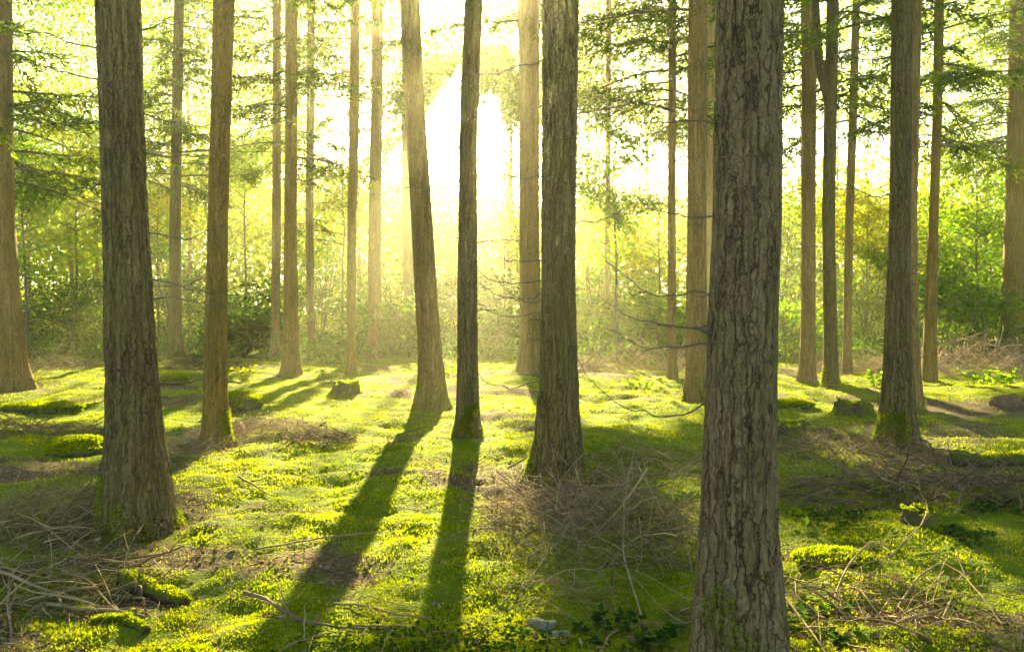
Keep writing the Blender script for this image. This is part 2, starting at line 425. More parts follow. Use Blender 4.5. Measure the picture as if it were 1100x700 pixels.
# ------------------------------------------------------------------ ground sheet
def build_ground():
    n = 460
    t = np.linspace(-1, 1, n)
    def warp(t, near, far, k=4.2):
        return np.sinh(k * t) / math.sinh(k) * far
    xs = warp(t, 0, 160, 4.6)
    ty = np.linspace(0, 1, n + 120)
    ys = 5.0 + np.sinh(5.4 * (ty * 1.55 - 0.55)) / math.sinh(5.4) * 165
    X, Y = np.meshgrid(xs, ys)
    Z = gz(X.ravel(), Y.ravel())
    Z += 0.03 * (fbm(X.ravel() * 11, Y.ravel() * 11, octs=2) - 0.5) * np.exp(-np.abs(Y.ravel() - 5) / 12)
    mb = MB()
    V = np.stack([X.ravel(), Y.ravel(), Z], 1)
    r, c = len(ys), len(xs)
    i, j = np.meshgrid(np.arange(r - 1), np.arange(c - 1), indexing='ij')
    q = np.stack([i * c + j, i * c + j + 1, (i + 1) * c + j + 1, (i + 1) * c + j], -1).reshape(-1, 4)
    mb.add(V, q)
    o = mb.build('ground', M['ground'], smooth=True)
    a = o.data.attributes.new('litter', 'FLOAT', 'POINT')
    a.data.foreach_set('value', litter_mask(X.ravel(), Y.ravel()).astype(np.float32))
    tag(o, kind='structure')
    return ys.min(), ys.max()
YMIN, YMAX = build_ground()

# ------------------------------------------------------------------ haze: one box round everything
def build_haze():
    x, y0, y1, z0, z1 = 165.0, YMIN - 3, YMAX + 3, -1.6, 24.5
    v = [(-x, y0, z0), (x, y0, z0), (x, y1, z0), (-x, y1, z0), (-x, y0, z1), (x, y0, z1), (x, y1, z1), (-x, y1, z1)]
    q = [(0, 3, 2, 1), (4, 5, 6, 7), (0, 1, 5, 4), (1, 2, 6, 5), (2, 3, 7, 6), (3, 0, 4, 7)]
    m, nt, out = mat_new('haze_air')
    pv = N(nt, 'ShaderNodeVolumePrincipled', Density=HAZE_DENSITY, Anisotropy=HAZE_ANISO)
    pv.inputs['Color'].default_value = (0.98, 0.95, 0.62, 1)
    nt.links.new(pv.outputs[0], out.inputs['Volume'])
    mb = MB(); mb.add(v, q)
    tag(mb.build('haze', m), kind='stuff')
build_haze()

# ------------------------------------------------------------------ trees
def interp_line(rows, z):
    zs = [r[0] for r in rows]
    return np.interp(z, zs, [r[1] for r in rows]), np.interp(z, zs, [r[2] for r in rows]), np.interp(z, zs, [r[3] for r in rows])

def trunk_rows(spec, d, base):
    """spec: (v, u_left, u_right) rows of the photo from the base up -> (z, x, y, r) relative to the base"""
    out = []
    for v, ul, ur in spec:
        p = at((ul + ur) / 2, v, d)
        out.append([p.z - base.z, p.x - base.x, 0.0, (ur - ul) / 2 * d / F * 0.93])
    out.sort()
    if out[0][0] > 0.0: out.insert(0, [0.0, 0.0, 0.0, out[0][3] * 1.03])
    z0 = out[0][0]
    return out

def trunk_mesh(rows, H, sides, nz_vis, zvis, amp, flare, seed, stringy=0.5, nz_top=16):
    rs = np.random.RandomState(seed)
    top = rows[-1]
    lo = rows[0]
    slope = (top[1] - lo[1]) / max(top[0] - lo[0], 0.5)
    rows = [list(r) for r in rows]
    rows.append([H, top[1] + slope * 0.5 * (H - top[0]), rs.uniform(-0.3, 0.3), 0.03])
    zb = -0.25
    z = np.concatenate([np.linspace(zb, zvis, nz_vis), np.linspace(zvis, H, nz_top)[1:]])
    cx, cyy, r = interp_line(rows, z)
    a = np.arange(sides) * 2 * math.pi / sides
    A, Z = np.meshgrid(a, z)
    R0 = r[:, None] * np.ones_like(A)
    rb = rows[0][3]
    lob = 0.0
    ph = rs.uniform(0, 6.28, 4)
    lobes = 0.5 + 0.28 * np.cos(4 * A + ph[0]) + 0.22 * np.cos(7 * A + ph[1]) + 0.18 * np.cos(3 * A + ph[2])
    fl = np.exp(-np.maximum(Z, 0) / (0.16 + rb * 0.8))
    R0 = R0 + rb * flare * fl * (0.30 + 1.25 * np.clip(lobes, 0, 2) ** 1.6) + rb * 0.08 * np.exp(-np.maximum(Z, 0) / 1.2)
    # out-of-round, root ribs and bark relief
    ca, sa = np.cos(A), np.sin(A)
    rib = 1 - np.abs(vnoise(ca * 3.2 + seed * 2.3, sa * 3.2, Z * 0.8) - 0.5) * 4
    R0 = R0 + rb * 0.16 * np.clip(rib, -1, 1) * np.exp(-np.maximum(Z, 0) / (0.3 + rb)) * (0.5 + flare)
    k = rb
    s = seed * 3.7
    R0 = R0 * (1 + 0.06 * (fbm(ca * 1.3 + s, sa * 1.3, Z * 0.5, 2) - 0.5))
    wz = fbm(ca * k * 8 + s, sa * k * 8, Z * 1.5, 2) * 0.25
    n = vnoise(ca * k * 30 + s + wz * 6, sa * k * 30 + wz * 6, Z * 3.2)
    n2 = vnoise(ca * k * 60 + s, sa * k * 60, Z * 9)
    ridge = sstep(0.0, 0.28, np.abs(n - 0.5) * 2) * 0.75 + n2 * 0.4
    if amp > 0.004:
        n3 = vnoise(ca * k * 90 + s, sa * k * 90, Z * 40)
        ridge = ridge + 0.25 * n3
    R = R0 + amp * (ridge - 0.7)
    V = np.stack([cx[:, None] + R * ca, cyy[:, None] + R * sa, Z], -1).reshape(-1, 3)
    m = len(z)
    i, j = np.meshgrid(np.arange(m - 1), np.arange(sides), indexing='ij')
    jj = (j + 1) % sides
    q = np.stack([i * sides + j, i * sides + jj, (i + 1) * sides + jj, (i + 1) * sides + j], -1).reshape(-1, 4)
    mb = MB(); mb.add(V, q)
    return mb, rows

def line_at(rows, z):
    x, y, r = interp_line(rows, np.array([z]))
    return np.array([x[0], y[0], z]), r[0]

def conifer_crown(wood, lv, base, rows, z0, z1, nb, Lmax, rs, dens=1.0, size=1.0, lit_keep=0.03, other=0.85, az=None, steps=8):
    """live branches with drooping needle sprays"""
    for k in range(nb):
        f = (k + rs.uniform(0, 1)) / nb
        z = z0 + (z1 - z0) * f
        p0, r = line_at(rows, z)
        a = rs.uniform(0, 2 * math.pi) if az is None else rs.normal(az[0], az[1])
        L = Lmax * (1 - 0.75 * f ** 1.3) * rs.uniform(0.55, 1.1)
        droop = rs.uniform(0.15, 0.55)
        t = np.linspace(0, 1, steps)
        wob = np.cumsum(rs.normal(0, 0.05, steps)) * L * 0.3
        h = np.array([math.cos(a), math.sin(a), 0]); s = np.array([-math.sin(a), math.cos(a), 0])
        pts = p0 + h * (t * L)[:, None] + s * wob[:, None] + np.array([0, 0, 1.0]) * (0.12 * L * t - droop * L * t ** 2 + 0.12 * L * t ** 4)[:, None]
        wood.tube(pts, np.linspace(0.022, 0.006, steps) * (0.6 + L / 4), 4)
        nt = max(3, int(L * 15 * dens))
        tt = rs.uniform(0.12, 1.0, nt)
        base_p = np.stack([np.interp(tt, t, pts[:, c]) for c in range(3)], 1)
        side = np.where(rs.rand(nt) < 0.5, 1.0, -1.0)
        ln = (0.22 + 0.55 * (1 - np.abs(tt - 0.45))) * rs.uniform(0.5, 1.1, nt) * (0.55 + L / 5.0)
        dr = h * 0.65 + s * side[:, None] * rs.uniform(0.4, 1.0, nt)[:, None] + np.array([0, 0, -1.0]) * rs.uniform(0.05, 0.75, nt)[:, None]
        dr /= np.linalg.norm(dr, axis=1, keepdims=True)
        kp = rs.rand(nt) < keep_prob(base_p + np.array(base) + dr * 0.2, lit_keep, other)
        base_p, ln, dr = base_p[kp], ln[kp], dr[kp]
        if len(ln) == 0: continue
        wood.leaves(base_p, dr, ln, 0.004, rs, 0.0)
        m = np.maximum(4, (ln / 0.042 * dens / size).astype(int))
        idx = np.repeat(np.arange(len(ln)), m)
        w = rs.rand(len(idx))
        c = base_p[idx] + dr[idx] * (w * ln[idx])[:, None] + np.array([0, 0, -1.0]) * (0.12 * w ** 2 * ln[idx])[:, None] + rs.normal(0, 0.012, (len(idx), 3))
        d = dr[idx] * 0.8 + rs.normal(0, 0.55, (len(idx), 3)) * np.array([1, 1, 0.6])
        lv.leaves(c, d, rs.uniform(0.07, 0.15, len(idx)) * size, rs.uniform(0.010, 0.019, len(idx)) * size, rs)

def dead_branch(parent, p0, az, L, rise, sag, r0, rs, side_twigs=5, curl=0.0, name='dead_branch'):
    """bare thin branch: leaves the trunk, sags and curls"""
    n = 16
    t = np.linspace(0, 1, n)
    h = np.array([math.cos(az), math.sin(az), 0]); s = np.array([-h[1], h[0], 0])
    wob = np.cumsum(rs.normal(0, 0.022, n)) * L
    wz = np.cumsum(rs.normal(0, 0.017, n)) * L
    zz = rise * L * t - sag * L * np.sin(t * math.pi * 0.5) ** 1.0 * (1 - 0.0) + curl * L * t ** 2.2
    pts = np.array(p0) + h * (t * L)[:, None] + s * wob[:, None] + np.array([0, 0, 1.0]) * (zz + wz)[:, None]
    mb = MB()
    mb.tube(pts, r0 * (1 - 0.8 * t), 5)
    for k in range(int(side_twigs * 1.6)):
        u = rs.uniform(0.25, 0.98)
        q = np.array([np.interp(u, t, pts[:, c]) for c in range(3)])
        l = L * rs.uniform(0.08, 0.3)
        d = h * rs.uniform(0.2, 0.8) + s * rs.choice([-1, 1]) * rs.uniform(0.3, 0.9) + np.array([0, 0, rs.uniform(-0.5, 0.35)])
        tt = np.linspace(0, 1, 6)[:, None]
        mb.tube(q + d * l * tt + rs.normal(0, 0.05 * l, (6, 3)) * tt + np.array([0, 0, 1.0]) * (0.25 * l * tt ** 2) * rs.choice([-1, 1, 1]), np.linspace(r0 * 0.4, r0 * 0.12, 6), 3)
    return mb.build(name, M['branch_dark'], parent, smooth=True)

def moss_foot(o, r, d, seed):
    """moss fronds climbing the roots of a trunk"""
    rs = np.random.RandomState(1700 + seed)
    me = o.data
    co = np.empty(len(me.vertices) * 3, np.float32); me.vertices.foreach_get('co', co); co = co.reshape(-1, 3)
    nor = np.empty(len(me.vertices) * 3, np.float32); me.vertices.foreach_get('normal', nor); nor = nor.reshape(-1, 3)
    p = fbm(co[:, 0] * 7 + seed, co[:, 1] * 7, co[:, 2] * 3, 3)
    ok = np.where((co[:, 2] > -0.12) & (co[:, 2] < 0.5) & (p - np.maximum(co[:, 2], 0) * 0.55 > 0.44))[0]
    if len(ok) == 0: return
    n = int(7000 if d < 10 else 3000)
    k = ok[rs.randint(0, len(ok), n)]
    P = co[k] + rs.normal(0, 0.008, (n, 3))
    D = nor[k] * 0.7 + rs.normal(0, 0.5, (n, 3)) + np.array([0, 0, 0.3])
    h = (0.012 + 0.001 * d) * rs.uniform(0.5, 1.4, n)
    mb = MB(); mb.leaves(P, D, h, h * 0.2 + 0.0006, rs, 0.1)
    mb.build('root_moss', M['moss_blade'], o)

TREES = {}
G_CON = 'tall bare-trunked conifers'
# name key: base (u, v), rows (v, u_left, u_right) up the trunk, bark, relief, flare, crown start height, label
SPECS = [
 ('near', (795, 716), [(640, 749, 836), (560, 753, 833), (465, 757, 832), (350, 761, 834), (235, 766, 838), (100, 768, 839), (0, 770, 841)], 'bark_near', 0.015, 0.30, 9.0, 'thickest conifer, the one standing closest, with cracked flaky grey-brown bark'),
 ('left_big', (146, 556), [(500, 116, 174), (465, 118, 172), (350, 114, 164), (235, 112, 158), (120, 108, 153), (0, 104, 150)], 'bark_mossy', 0.019, 0.70, 5.0, 'stout dark stringy-barked conifer with a wide flared foot beside the twig heap'),
 ('brash', (600, 517), [(465, 578, 623), (400, 580, 621), (300, 581, 618), (200, 581, 619), (100, 582, 621), (0, 582, 622)], 'bark_mossy', 0.017, 0.55, 7.0, 'dark brown conifer rising out of the tangled brushwood mound, arched dead twigs on its trunk'),
 ('slim_orange', (232, 482), [(440, 219, 244), (350, 220, 244), (235, 223, 245), (100, 227, 249), (0, 229, 252)], 'bark_orange', 0.007, 0.35, 4.5, 'slim rusty-brown conifer beside the reddish bracken mound'),
 ('slim_sun', (502, 478), [(440, 491, 514), (300, 491, 513), (150, 493, 513), (0, 499, 519)], 'bark_mossy', 0.006, 0.30, 8.0, 'slim straight conifer whose top crosses the sun glare'),
 ('dark_right', (964, 479), [(440, 948, 980), (400, 950, 979), (300, 953, 977), (235, 956, 978), (100, 957, 979), (0, 958, 980)], 'bark_mossy', 0.008, 0.42, 6.0, 'dark conifer partly hiding a thin leaning stem behind it'),
 ('leaning', (463, 442), [(400, 450, 477), (330, 446, 471), (235, 441, 465), (120, 435, 457), (0, 429, 451)], 'bark_tan', 0.007, 0.45, 7.5, 'leaning tan conifer next to the slim straight one, both throwing long shadows'),
 ('beside_near', (748, 435), [(400, 737, 760), (300, 737, 759), (235, 738, 759), (120, 738, 760), (0, 739, 760)], 'bark_tan', 0.006, 0.25, 7.0, 'pale tan conifer half seen behind the thickest trunk'),
 ('thin_leaning', (986, 447), [(400, 978, 989), (330, 974, 986), (235, 974, 985), (100, 977, 988), (0, 979, 990)], 'bark_tan', 0.004, 0.5, 7.0, 'thin leaning conifer stem close behind a thicker dark trunk'),
 ('left_edge', (6, 417), [(370, -12, 24), (300, -13, 19), (235, -13, 15), (120, -14, 13), (0, -14, 12)], 'bark_tan', 0.007, 0.55, 4.0, 'broad tan conifer at the left margin with a swollen foot on bare litter'),
 ('forked', (892, 420), [(380, 885, 900), (300, 884, 898), (235, 883, 897), (120, 885, 899), (0, 888, 901)], 'bark_mossy', 0.004, 0.35, 6.5, 'dark slim conifer forking into two stems high up'),
 ('behind_fork', (867, 411), [(370, 860, 876), (235, 861, 876), (120, 861, 877), (0, 860, 878)], 'bark_tan', 0.004, 0.35, 5.5, 'tan conifer just left of the forked dark one'),
 ('orange_mid', (312, 401), [(370, 304, 321), (235, 305, 319), (120, 306, 320), (0, 306, 320)], 'bark_orange', 0.004, 0.45, 5.0, 'orange-brown conifer with a pale thinner neighbour close on its left'),
 ('pole', (377, 401), [(370, 372, 382), (235, 373, 383), (120, 375, 386), (0, 376, 387)], 'bark_orange', 0.003, 0.3, 7.0, 'very thin yellow-brown pole of a conifer standing alone in the haze'),
 ('pale_pair', (570, 403), [(370, 558, 582), (235, 557, 580), (120, 557, 580), (0, 556, 580)], 'bark_tan', 0.005, 0.35, 8.0, 'glowing tan conifer just left behind the dark trunk of the brushwood mound'),
 ('slender_mid', (722, 405), [(370, 717, 727), (235, 717, 726), (0, 718, 727)], 'bark_tan', 0.003, 0.3, 6.0, 'slender brown conifer between the sunlit maple and the half-hidden tan trunk'),
 ('warm_right', (998, 408), [(370, 992, 1006), (235, 998, 1008), (120, 1002, 1012), (0, 1004, 1014)], 'bark_orange', 0.003, 0.35, 5.0, 'slim warm orange conifer leaning out beside the bracken bank'),
 ('needle_right', (910, 398), [(330, 906, 915), (235, 908, 917), (120, 912, 921), (0, 916, 924)], 'bark_tan', 0.003, 0.3, 6.0, 'spindly tan conifer leaning right, between the forked tree and the dark one'),
 ('orange_thin', (296, 386), [(330, 291, 301), (235, 292, 302), (0, 293, 302)], 'bark_tan', 0.003, 0.3, 5.5, 'thin pale conifer close to the left of a thicker orange trunk'),
 ('hazy_left', (188, 386), [(330, 181, 195), (235, 182, 194), (0, 187, 198)], 'bark_mossy', 0.003, 0.3, 5.0, 'hazy grey-brown conifer between the stout flared trunk and the rusty slim one'),
 ('haze_one', (402, 382), [(330, 395, 410), (235, 395, 410), (120, 398, 411), (0, 399, 412)], 'bark_tan', 0.003, 0.3, 8.0, 'hazy pinkish conifer faded by mist, between the yellow pole and the leaning trunk'),
 ('haze_green', (335, 378), [(330, 329, 338), (235, 328, 337), (0, 330, 339)], 'bark_mossy', 0.003, 0.3, 4.0, 'faint greenish conifer just right of the orange trunk, its foot hidden by shrubs'),
 ('haze_thin', (652, 376), [(330, 649, 655), (235, 650, 656), (0, 651, 657)], 'bark_tan', 0.003, 0.3, 6.5, 'very thin faint stem rising through the bright green maple'),
 ('haze_far', (440, 374), [(330, 433, 445), (235, 432, 444), (120, 431, 443), (0, 430, 442)], 'bark_mossy', 0.003, 0.3, 8.5, 'bluish misty conifer mostly hidden by the leaning tan trunk'),
 ('far_behind_near', (763, 382), [(330, 757, 770), (235, 757, 770), (0, 758, 771)], 'bark_tan', 0.003, 0.3, 6.5, 'faded conifer squeezed between the thickest trunk and a paler one'),
 ('right_edge', (1090, 384), [(330, 1077, 1103), (235, 1080, 1102), (100, 1083, 1103), (0, 1085, 1103)], 'bark_orange', 0.004, 0.3, 6.0, 'stout tan conifer at the right margin with its foot hidden by green shrubs'),
]
CROWN = {'right_edge': (2.6, 1.3), 'warm_right': (1.3, 1.3), 'left_edge': (1.4, 1.1), 'hazy_left': (1.8, 1.2), 'pole': (0.6, 0.7), 'haze_thin': (0.7, 0.7), 'slender_mid': (1.5, 1.1),
         'beside_near': (1.5, 1.0), 'pale_pair': (0.7, 1.0), 'far_behind_near': (1.8, 1.2), 'orange_thin': (1.2, 1.0)}
for n_, (key, (bu, bv), rows, bark, amp, flare, zc, label) in enumerate(SPECS):
    g = ground(bu, bv)
    d = g.y
    base = Vector((g.x, d, g.z))
    rs = np.random.RandomState(100 + n_)
    tr = empty('conifer_tree', base, label, 'tree', G_CON)
    rw = trunk_rows(rows, d, base)
    H = rs.uniform(17, 21)
    zvis = min(max(r[0] for r in rw) + 0.4, 12)
    if d < 5: sides, nz = 220, 520
    elif d < 10: sides, nz = 120, 360
    elif d < 15: sides, nz = 72, 200
    else: sides, nz = 40, 120
    mb, rows_full = trunk_mesh(rw, H, sides, nz, zvis, amp, flare, n_ + 1)
    trunk = mb.build('trunk', M[bark], tr, smooth=True)
    if d < 16:
        moss_foot(trunk, rw[0][3], d, 40 + n_)
    if d < 14:
        for k in range(9 if d < 8 else 6):
            zz = rs.uniform(0.35, CAM_H + d * 0.36); aa = rs.uniform(math.pi * 0.85, math.pi * 2.15)
            p, r = line_at(rows_full, zz)
            dr = np.array([math.cos(aa), math.sin(aa), rs.uniform(-0.25, 0.35)])
            l = rs.uniform(0.03, 0.16) * (0.6 + d * 0.06)
            t = np.linspace(0, 1, 5)[:, None]
            sb = MB(); sb.tube(p + np.array([math.cos(aa), math.sin(aa), 0]) * r * 0.85 + dr * l * t + rs.normal(0, 0.006, (5, 3)) * t, np.linspace(1, 0.55, 5) * rs.uniform(0.005, 0.012), 5)
            sb.build('branch_stub', M['branch_dark'], tr)
    lv = MB(); wood = Woody(lv)
    far = d > 14
    mult, lm = CROWN.get(key, (1.0, 1.0))
    z0 = max(zc, 3.0)
    if far:
        # low live branches in sight, then the rest of the crown thinner
        ztop = CAM_H + d * 0.42 + 0.5
        conifer_crown(wood, lv, base, rows_full, z0, min(ztop, H - 1), int((6 + 3.4 * (ztop - z0)) * mult), rs.uniform(2.4, 3.4) * lm, rs, 1.05, 1.3)
        if ztop < H - 1:
            conifer_crown(wood, lv, base, rows_full, ztop, H - 0.6, 14, 1.8, rs, 0.6, 1.6)
    else:
        conifer_crown(wood, lv, base, rows_full, max(z0 * 0.8, CAM_H + d * 0.24 + 1.6), H - 0.6, 46, 2.4, rs, 0.9, 1.0)
    lv.build('crown', [M['needle'], M['branch_dark']], tr)
    TREES[key] = (tr, rows_full, base, d, rs)

# the fork of the two-stemmed conifer
tr, rows_full, base, d, rs = TREES['forked']
f0, f1, f2 = at(890, 108, d), at(879, 60, d), at(875, -10, d)
f3 = at(868, -150, d)
mb = MB()
pp = [np.array(p) - np.array(base) for p in (at(891, 150, d), f0, at(884, 85, d), f1, f2, f3)]
mb.tube(pp, [0.05, 0.085, 0.085, 0.08, 0.07, 0.03], 16)
mb.build('fork_stem', M['bark_mossy'], tr, smooth=True)

# dead bare branches
def db(key, z, az_deg, L, rise, sag, r0, seed, twigs=5, curl=0.0):
    tr, rows_full, base, d, rs = TREES[key]
    p, r = line_at(rows_full, z)
    a = math.radians(az_deg)
    p = p + np.array([math.cos(a), math.sin(a), 0]) * r * 0.85
    dead_branch(tr, p, a, L, rise, sag, r0, np.random.RandomState(seed), twigs, curl)

def zpix(key, v):
    tr, rows_full, base, d, rs = TREES[key]
    return at(550, v, d).z - base.z

for i, (v, az, L, rise, sag, curl) in enumerate([(432, 172, 0.62, 0.0, 0.25, 0.62), (362, 165, 0.55, 0.0, 0.22, 0.5), (338, 188, 0.5, 0.02, 0.15, 0.5), (306, 178, 0.45, -0.05, 0.12, 0.5), (322, 150, 0.6, 0, 0.3, 0.6),
        (262, 20, 0.45, -0.05, 0.1, 0.3), (215, 190, 0.6, -0.02, 0.2, 0.55), (345, 200, 0.35, 0, 0.1, 0.5)]):
    db('brash', zpix('brash', v - 25), az, L * 1.55, rise, sag, 0.0075, 300 + i, 8, curl * 1.25)
for i, (v, az, L, rise, sag, curl) in enumerate([(432, 168, 0.58, 0.0, 0.3, 0.75), (372, 178, 0.5, 0.0, 0.12, 0.35), (348, 172, 0.55, 0.02, 0.2, 0.6), (312, 175, 0.5, 0.02, 0.15, 0.5), (232, 178, 0.42, 0.02, 0.06, 0.4), (130, 160, 0.4, 0, 0.1, 0.3)]):
    db('near', zpix('near', v), az, L * 1.1, rise, sag, 0.0048, 330 + i, 6, curl)
for i, (v, az, L, rise, sag, curl) in enumerate([(192, 178, 0.75, -0.15, 0.2, 0.55), (130, 172, 0.7, 0, 0.15, 0.2), (85, 185, 0.8, 0.05, 0.1, 0.25), (55, 165, 0.9, 0.1, -0.1, 0.1), (120, 30, 0.8, 0.1, 0.2, 0.3),
        (160, 10, 0.9, -0.05, 0.1, 0.35), (250, 15, 0.7, 0, 0.15, 0.3), (300, 5, 0.8, -0.05, 0.05, 0.15), (320, 20, 0.9, 0.0, 0.1, 0.1), (35, 8, 1.0, 0.2, 0.05, 0.2)]):
    db('left_big', zpix('left_big', v), az, L, rise, sag, 0.007, 360 + i, 6, curl)
for i, (v, az, L, rise, sag, curl) in enumerate([(385, 10, 0.8, 0.0, 0.3, 0.7), (405, 20, 0.6, 0.0, 0.3, 0.7), (330, 0, 0.5, 0, 0.1, 0.3)]):
    db('left_edge', zpix('left_edge', v), az, L, rise, sag, 0.012, 390 + i, 6, curl)
for i, (key, v, az, L) in enumerate([('slim_orange', 120, 10, 0.8), ('slim_orange', 160, 190, 0.7), ('slim_orange', 300, 185, 0.8), ('slim_orange', 405, 200, 0.8), ('dark_right', 210, 185, 0.8), ('dark_right', 60, 180, 1.2), ('dark_right', 150, 0, 0.9),
        ('slim_sun', 260, 10, 0.7), ('slim_sun', 200, 190, 0.7), ('slim_sun', 330, 5, 0.6), ('beside_near', 270, 190, 1.0), ('beside_near', 330, 185, 1.1), ('behind_fork', 330, 200, 1.2), ('behind_fork', 290, 0, 1.0),
        ('forked', 200, 5, 1.2), ('forked', 260, 170, 1.0), ('thin_leaning', 320, 10, 0.8), ('brash', 120, 5, 1.0), ('brash', 60, 185, 1.0), ('leaning', 200, 180, 1.0), ('orange_mid', 200, 0, 1.2), ('warm_right', 70, 5, 1.6), ('warm_right', 110, 0, 1.5)]):
    rr = np.random.RandomState(420 + i)
    db(key, zpix(key, v), az, L, rr.uniform(-0.1, 0.1), rr.uniform(0.05, 0.25), 0.009, 450 + i, 6, rr.uniform(0.15, 0.45))

# ------------------------------------------------------------------ broadleaf trees and shrubs
def leaf_clumps(lv, centres, radius, per, size, rs, base, lit_keep, other, flat=0.45):
    n = len(centres)
    rad = radius * rs.uniform(0.6, 1.25, n)
    idx = np.repeat(np.arange(n), per)
    off = rs.normal(0, 0.5, (len(idx), 3)) * rad[idx][:, None] * np.array([1, 1, flat])
    P = centres[idx] + off
    kp = (rs.rand(len(P)) < keep_prob(P + np.array(base), lit_keep, other)) | ((P[:, 2] < 1.7) & (rs.rand(len(P)) < 0.8))
    P = P[kp]; off = off[kp]
    m = len(P)
    D = rs.normal(0, 1, (m, 3)) * np.array([1, 1, 0.35]) + np.array([0, 0, -0.35])
    Nn = rs.normal(0, 0.45, (m, 3)) + np.array([0, 0, 1.0])
    L = size * rs.uniform(0.6, 1.3, m)
    lv.flat_leaves(P, D, L, L * rs.uniform(0.26, 0.38, m), Nn)

def broadleaf(u, d, zc, rx, rz, n, per, size, mat, label, name='broadleaf_tree', cat='tree', group=None, r0=0.06, seed=0, lit_keep=0.12, other=0.9, stems=1, lean=0.0):
    rs = np.random.RandomState(700 + seed)
    if stems == 1: n, per = int(n * 1.3), int(per * 1.35)
    x = (u - 550) / F * d
    base = Vector((x, d, gz1(x, d) - 0.02))
    root = empty(name, base, label, cat, group)
    wood, lv = MB(), MB()
    c = rs.normal(0, 1, (n, 3)); c /= np.linalg.norm(c, axis=1, keepdims=True)
    lob = 0.45 + 1.1 * vnoise(c[:, 0] * 1.7 + seed * 5.3, c[:, 1] * 1.7, c[:, 2] * 1.7)
    c *= (rs.rand(n) ** 0.45 * lob)[:, None] * np.array([rx, rx, rz])
    c[:, 2] += zc
    c[:, 2] = np.maximum(c[:, 2], 0.15)
    htop = zc + rz * 0.8
    for s in range(stems):
        a = rs.uniform(0, 6.28); e = 0.0 if stems == 1 else rx * 0.35
        t = np.linspace(0, 1, 10)
        px = math.cos(a) * e * t + np.cumsum(rs.normal(0, 0.03, 10)) + lean * t; py = math.sin(a) * e * t + np.cumsum(rs.normal(0, 0.03, 10))
        pts = np.stack([px - px[0], py - py[0], -0.1 + t * (htop + 0.1)], 1)
        wood.tube(pts, r0 * (1 - 0.85 * t), 8)
        for k in range(s, n, stems * (1 if n < 60 else 2)):
            h = max(0.12, min(0.95, (c[k, 2] - 0.35 * math.hypot(c[k, 0], c[k, 1])) / htop))
            q = np.array([np.interp(h, t, pts[:, j]) for j in range(3)])
            tt = np.linspace(0, 1, 6)[:, None]
            mid = q + (c[k] - q) * tt + np.array([0, 0, 1.0]) * (0.18 * np.linalg.norm(c[k] - q) * tt * (1 - tt))
            wood.tube(mid, np.linspace(r0 * 0.25, r0 * 0.06, 6), 4)
    wood.build('trunk' if stems == 1 else 'stems', M['branch_dark'], root, smooth=True)
    leaf_clumps(lv, c, rx * 0.30 if rx > 1 else 0.4, per, size, rs, base, lit_keep, other)
    lv.build('crown' if stems == 1 else 'foliage', M[mat], root)
    return root

BT = 'sunlit broadleaf trees behind the clearing'
broadleaf(664, 23.5, 5.0, 1.55, 2.3, 75, 55, 0.13, 'leaf_green', 'bright green young maple glowing between the brushwood conifer and the slender brown one', group=BT, seed=1, lit_keep=0.2)
broadleaf(28, 24.0, 5.0, 2.0, 3.0, 90, 50, 0.13, 'leaf_green', 'leafy bright green tree at the left margin beside the broad tan trunk', group=BT, seed=2, lit_keep=0.08)
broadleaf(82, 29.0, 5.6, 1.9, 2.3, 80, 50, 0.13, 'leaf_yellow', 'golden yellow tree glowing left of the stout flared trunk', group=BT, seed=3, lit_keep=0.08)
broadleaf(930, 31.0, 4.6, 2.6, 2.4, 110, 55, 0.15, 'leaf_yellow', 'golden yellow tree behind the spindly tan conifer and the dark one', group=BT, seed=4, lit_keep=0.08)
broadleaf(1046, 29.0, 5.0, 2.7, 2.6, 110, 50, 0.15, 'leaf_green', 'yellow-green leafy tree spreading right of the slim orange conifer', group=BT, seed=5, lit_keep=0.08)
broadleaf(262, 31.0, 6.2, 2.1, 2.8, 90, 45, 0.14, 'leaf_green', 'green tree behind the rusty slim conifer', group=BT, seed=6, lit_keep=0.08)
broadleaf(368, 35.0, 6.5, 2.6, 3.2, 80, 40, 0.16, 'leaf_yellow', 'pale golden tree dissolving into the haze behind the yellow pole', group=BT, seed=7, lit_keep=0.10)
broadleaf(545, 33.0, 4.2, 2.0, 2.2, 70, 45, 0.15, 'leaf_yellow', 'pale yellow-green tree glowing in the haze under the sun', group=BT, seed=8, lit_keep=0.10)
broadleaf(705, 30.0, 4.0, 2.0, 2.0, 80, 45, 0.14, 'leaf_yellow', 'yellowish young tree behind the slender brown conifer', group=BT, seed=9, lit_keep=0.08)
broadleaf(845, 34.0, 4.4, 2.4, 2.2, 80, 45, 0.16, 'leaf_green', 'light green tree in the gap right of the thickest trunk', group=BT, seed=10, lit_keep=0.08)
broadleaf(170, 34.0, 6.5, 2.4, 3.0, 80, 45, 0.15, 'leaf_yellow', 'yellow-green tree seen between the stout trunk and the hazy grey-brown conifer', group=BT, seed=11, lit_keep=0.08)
broadleaf(-10, 32.0, 5.5, 2.6, 3.2, 80, 45, 0.16, 'leaf_green', 'large green tree cut off by the left margin behind the broad tan trunk', group=BT, seed=12, lit_keep=0.10)

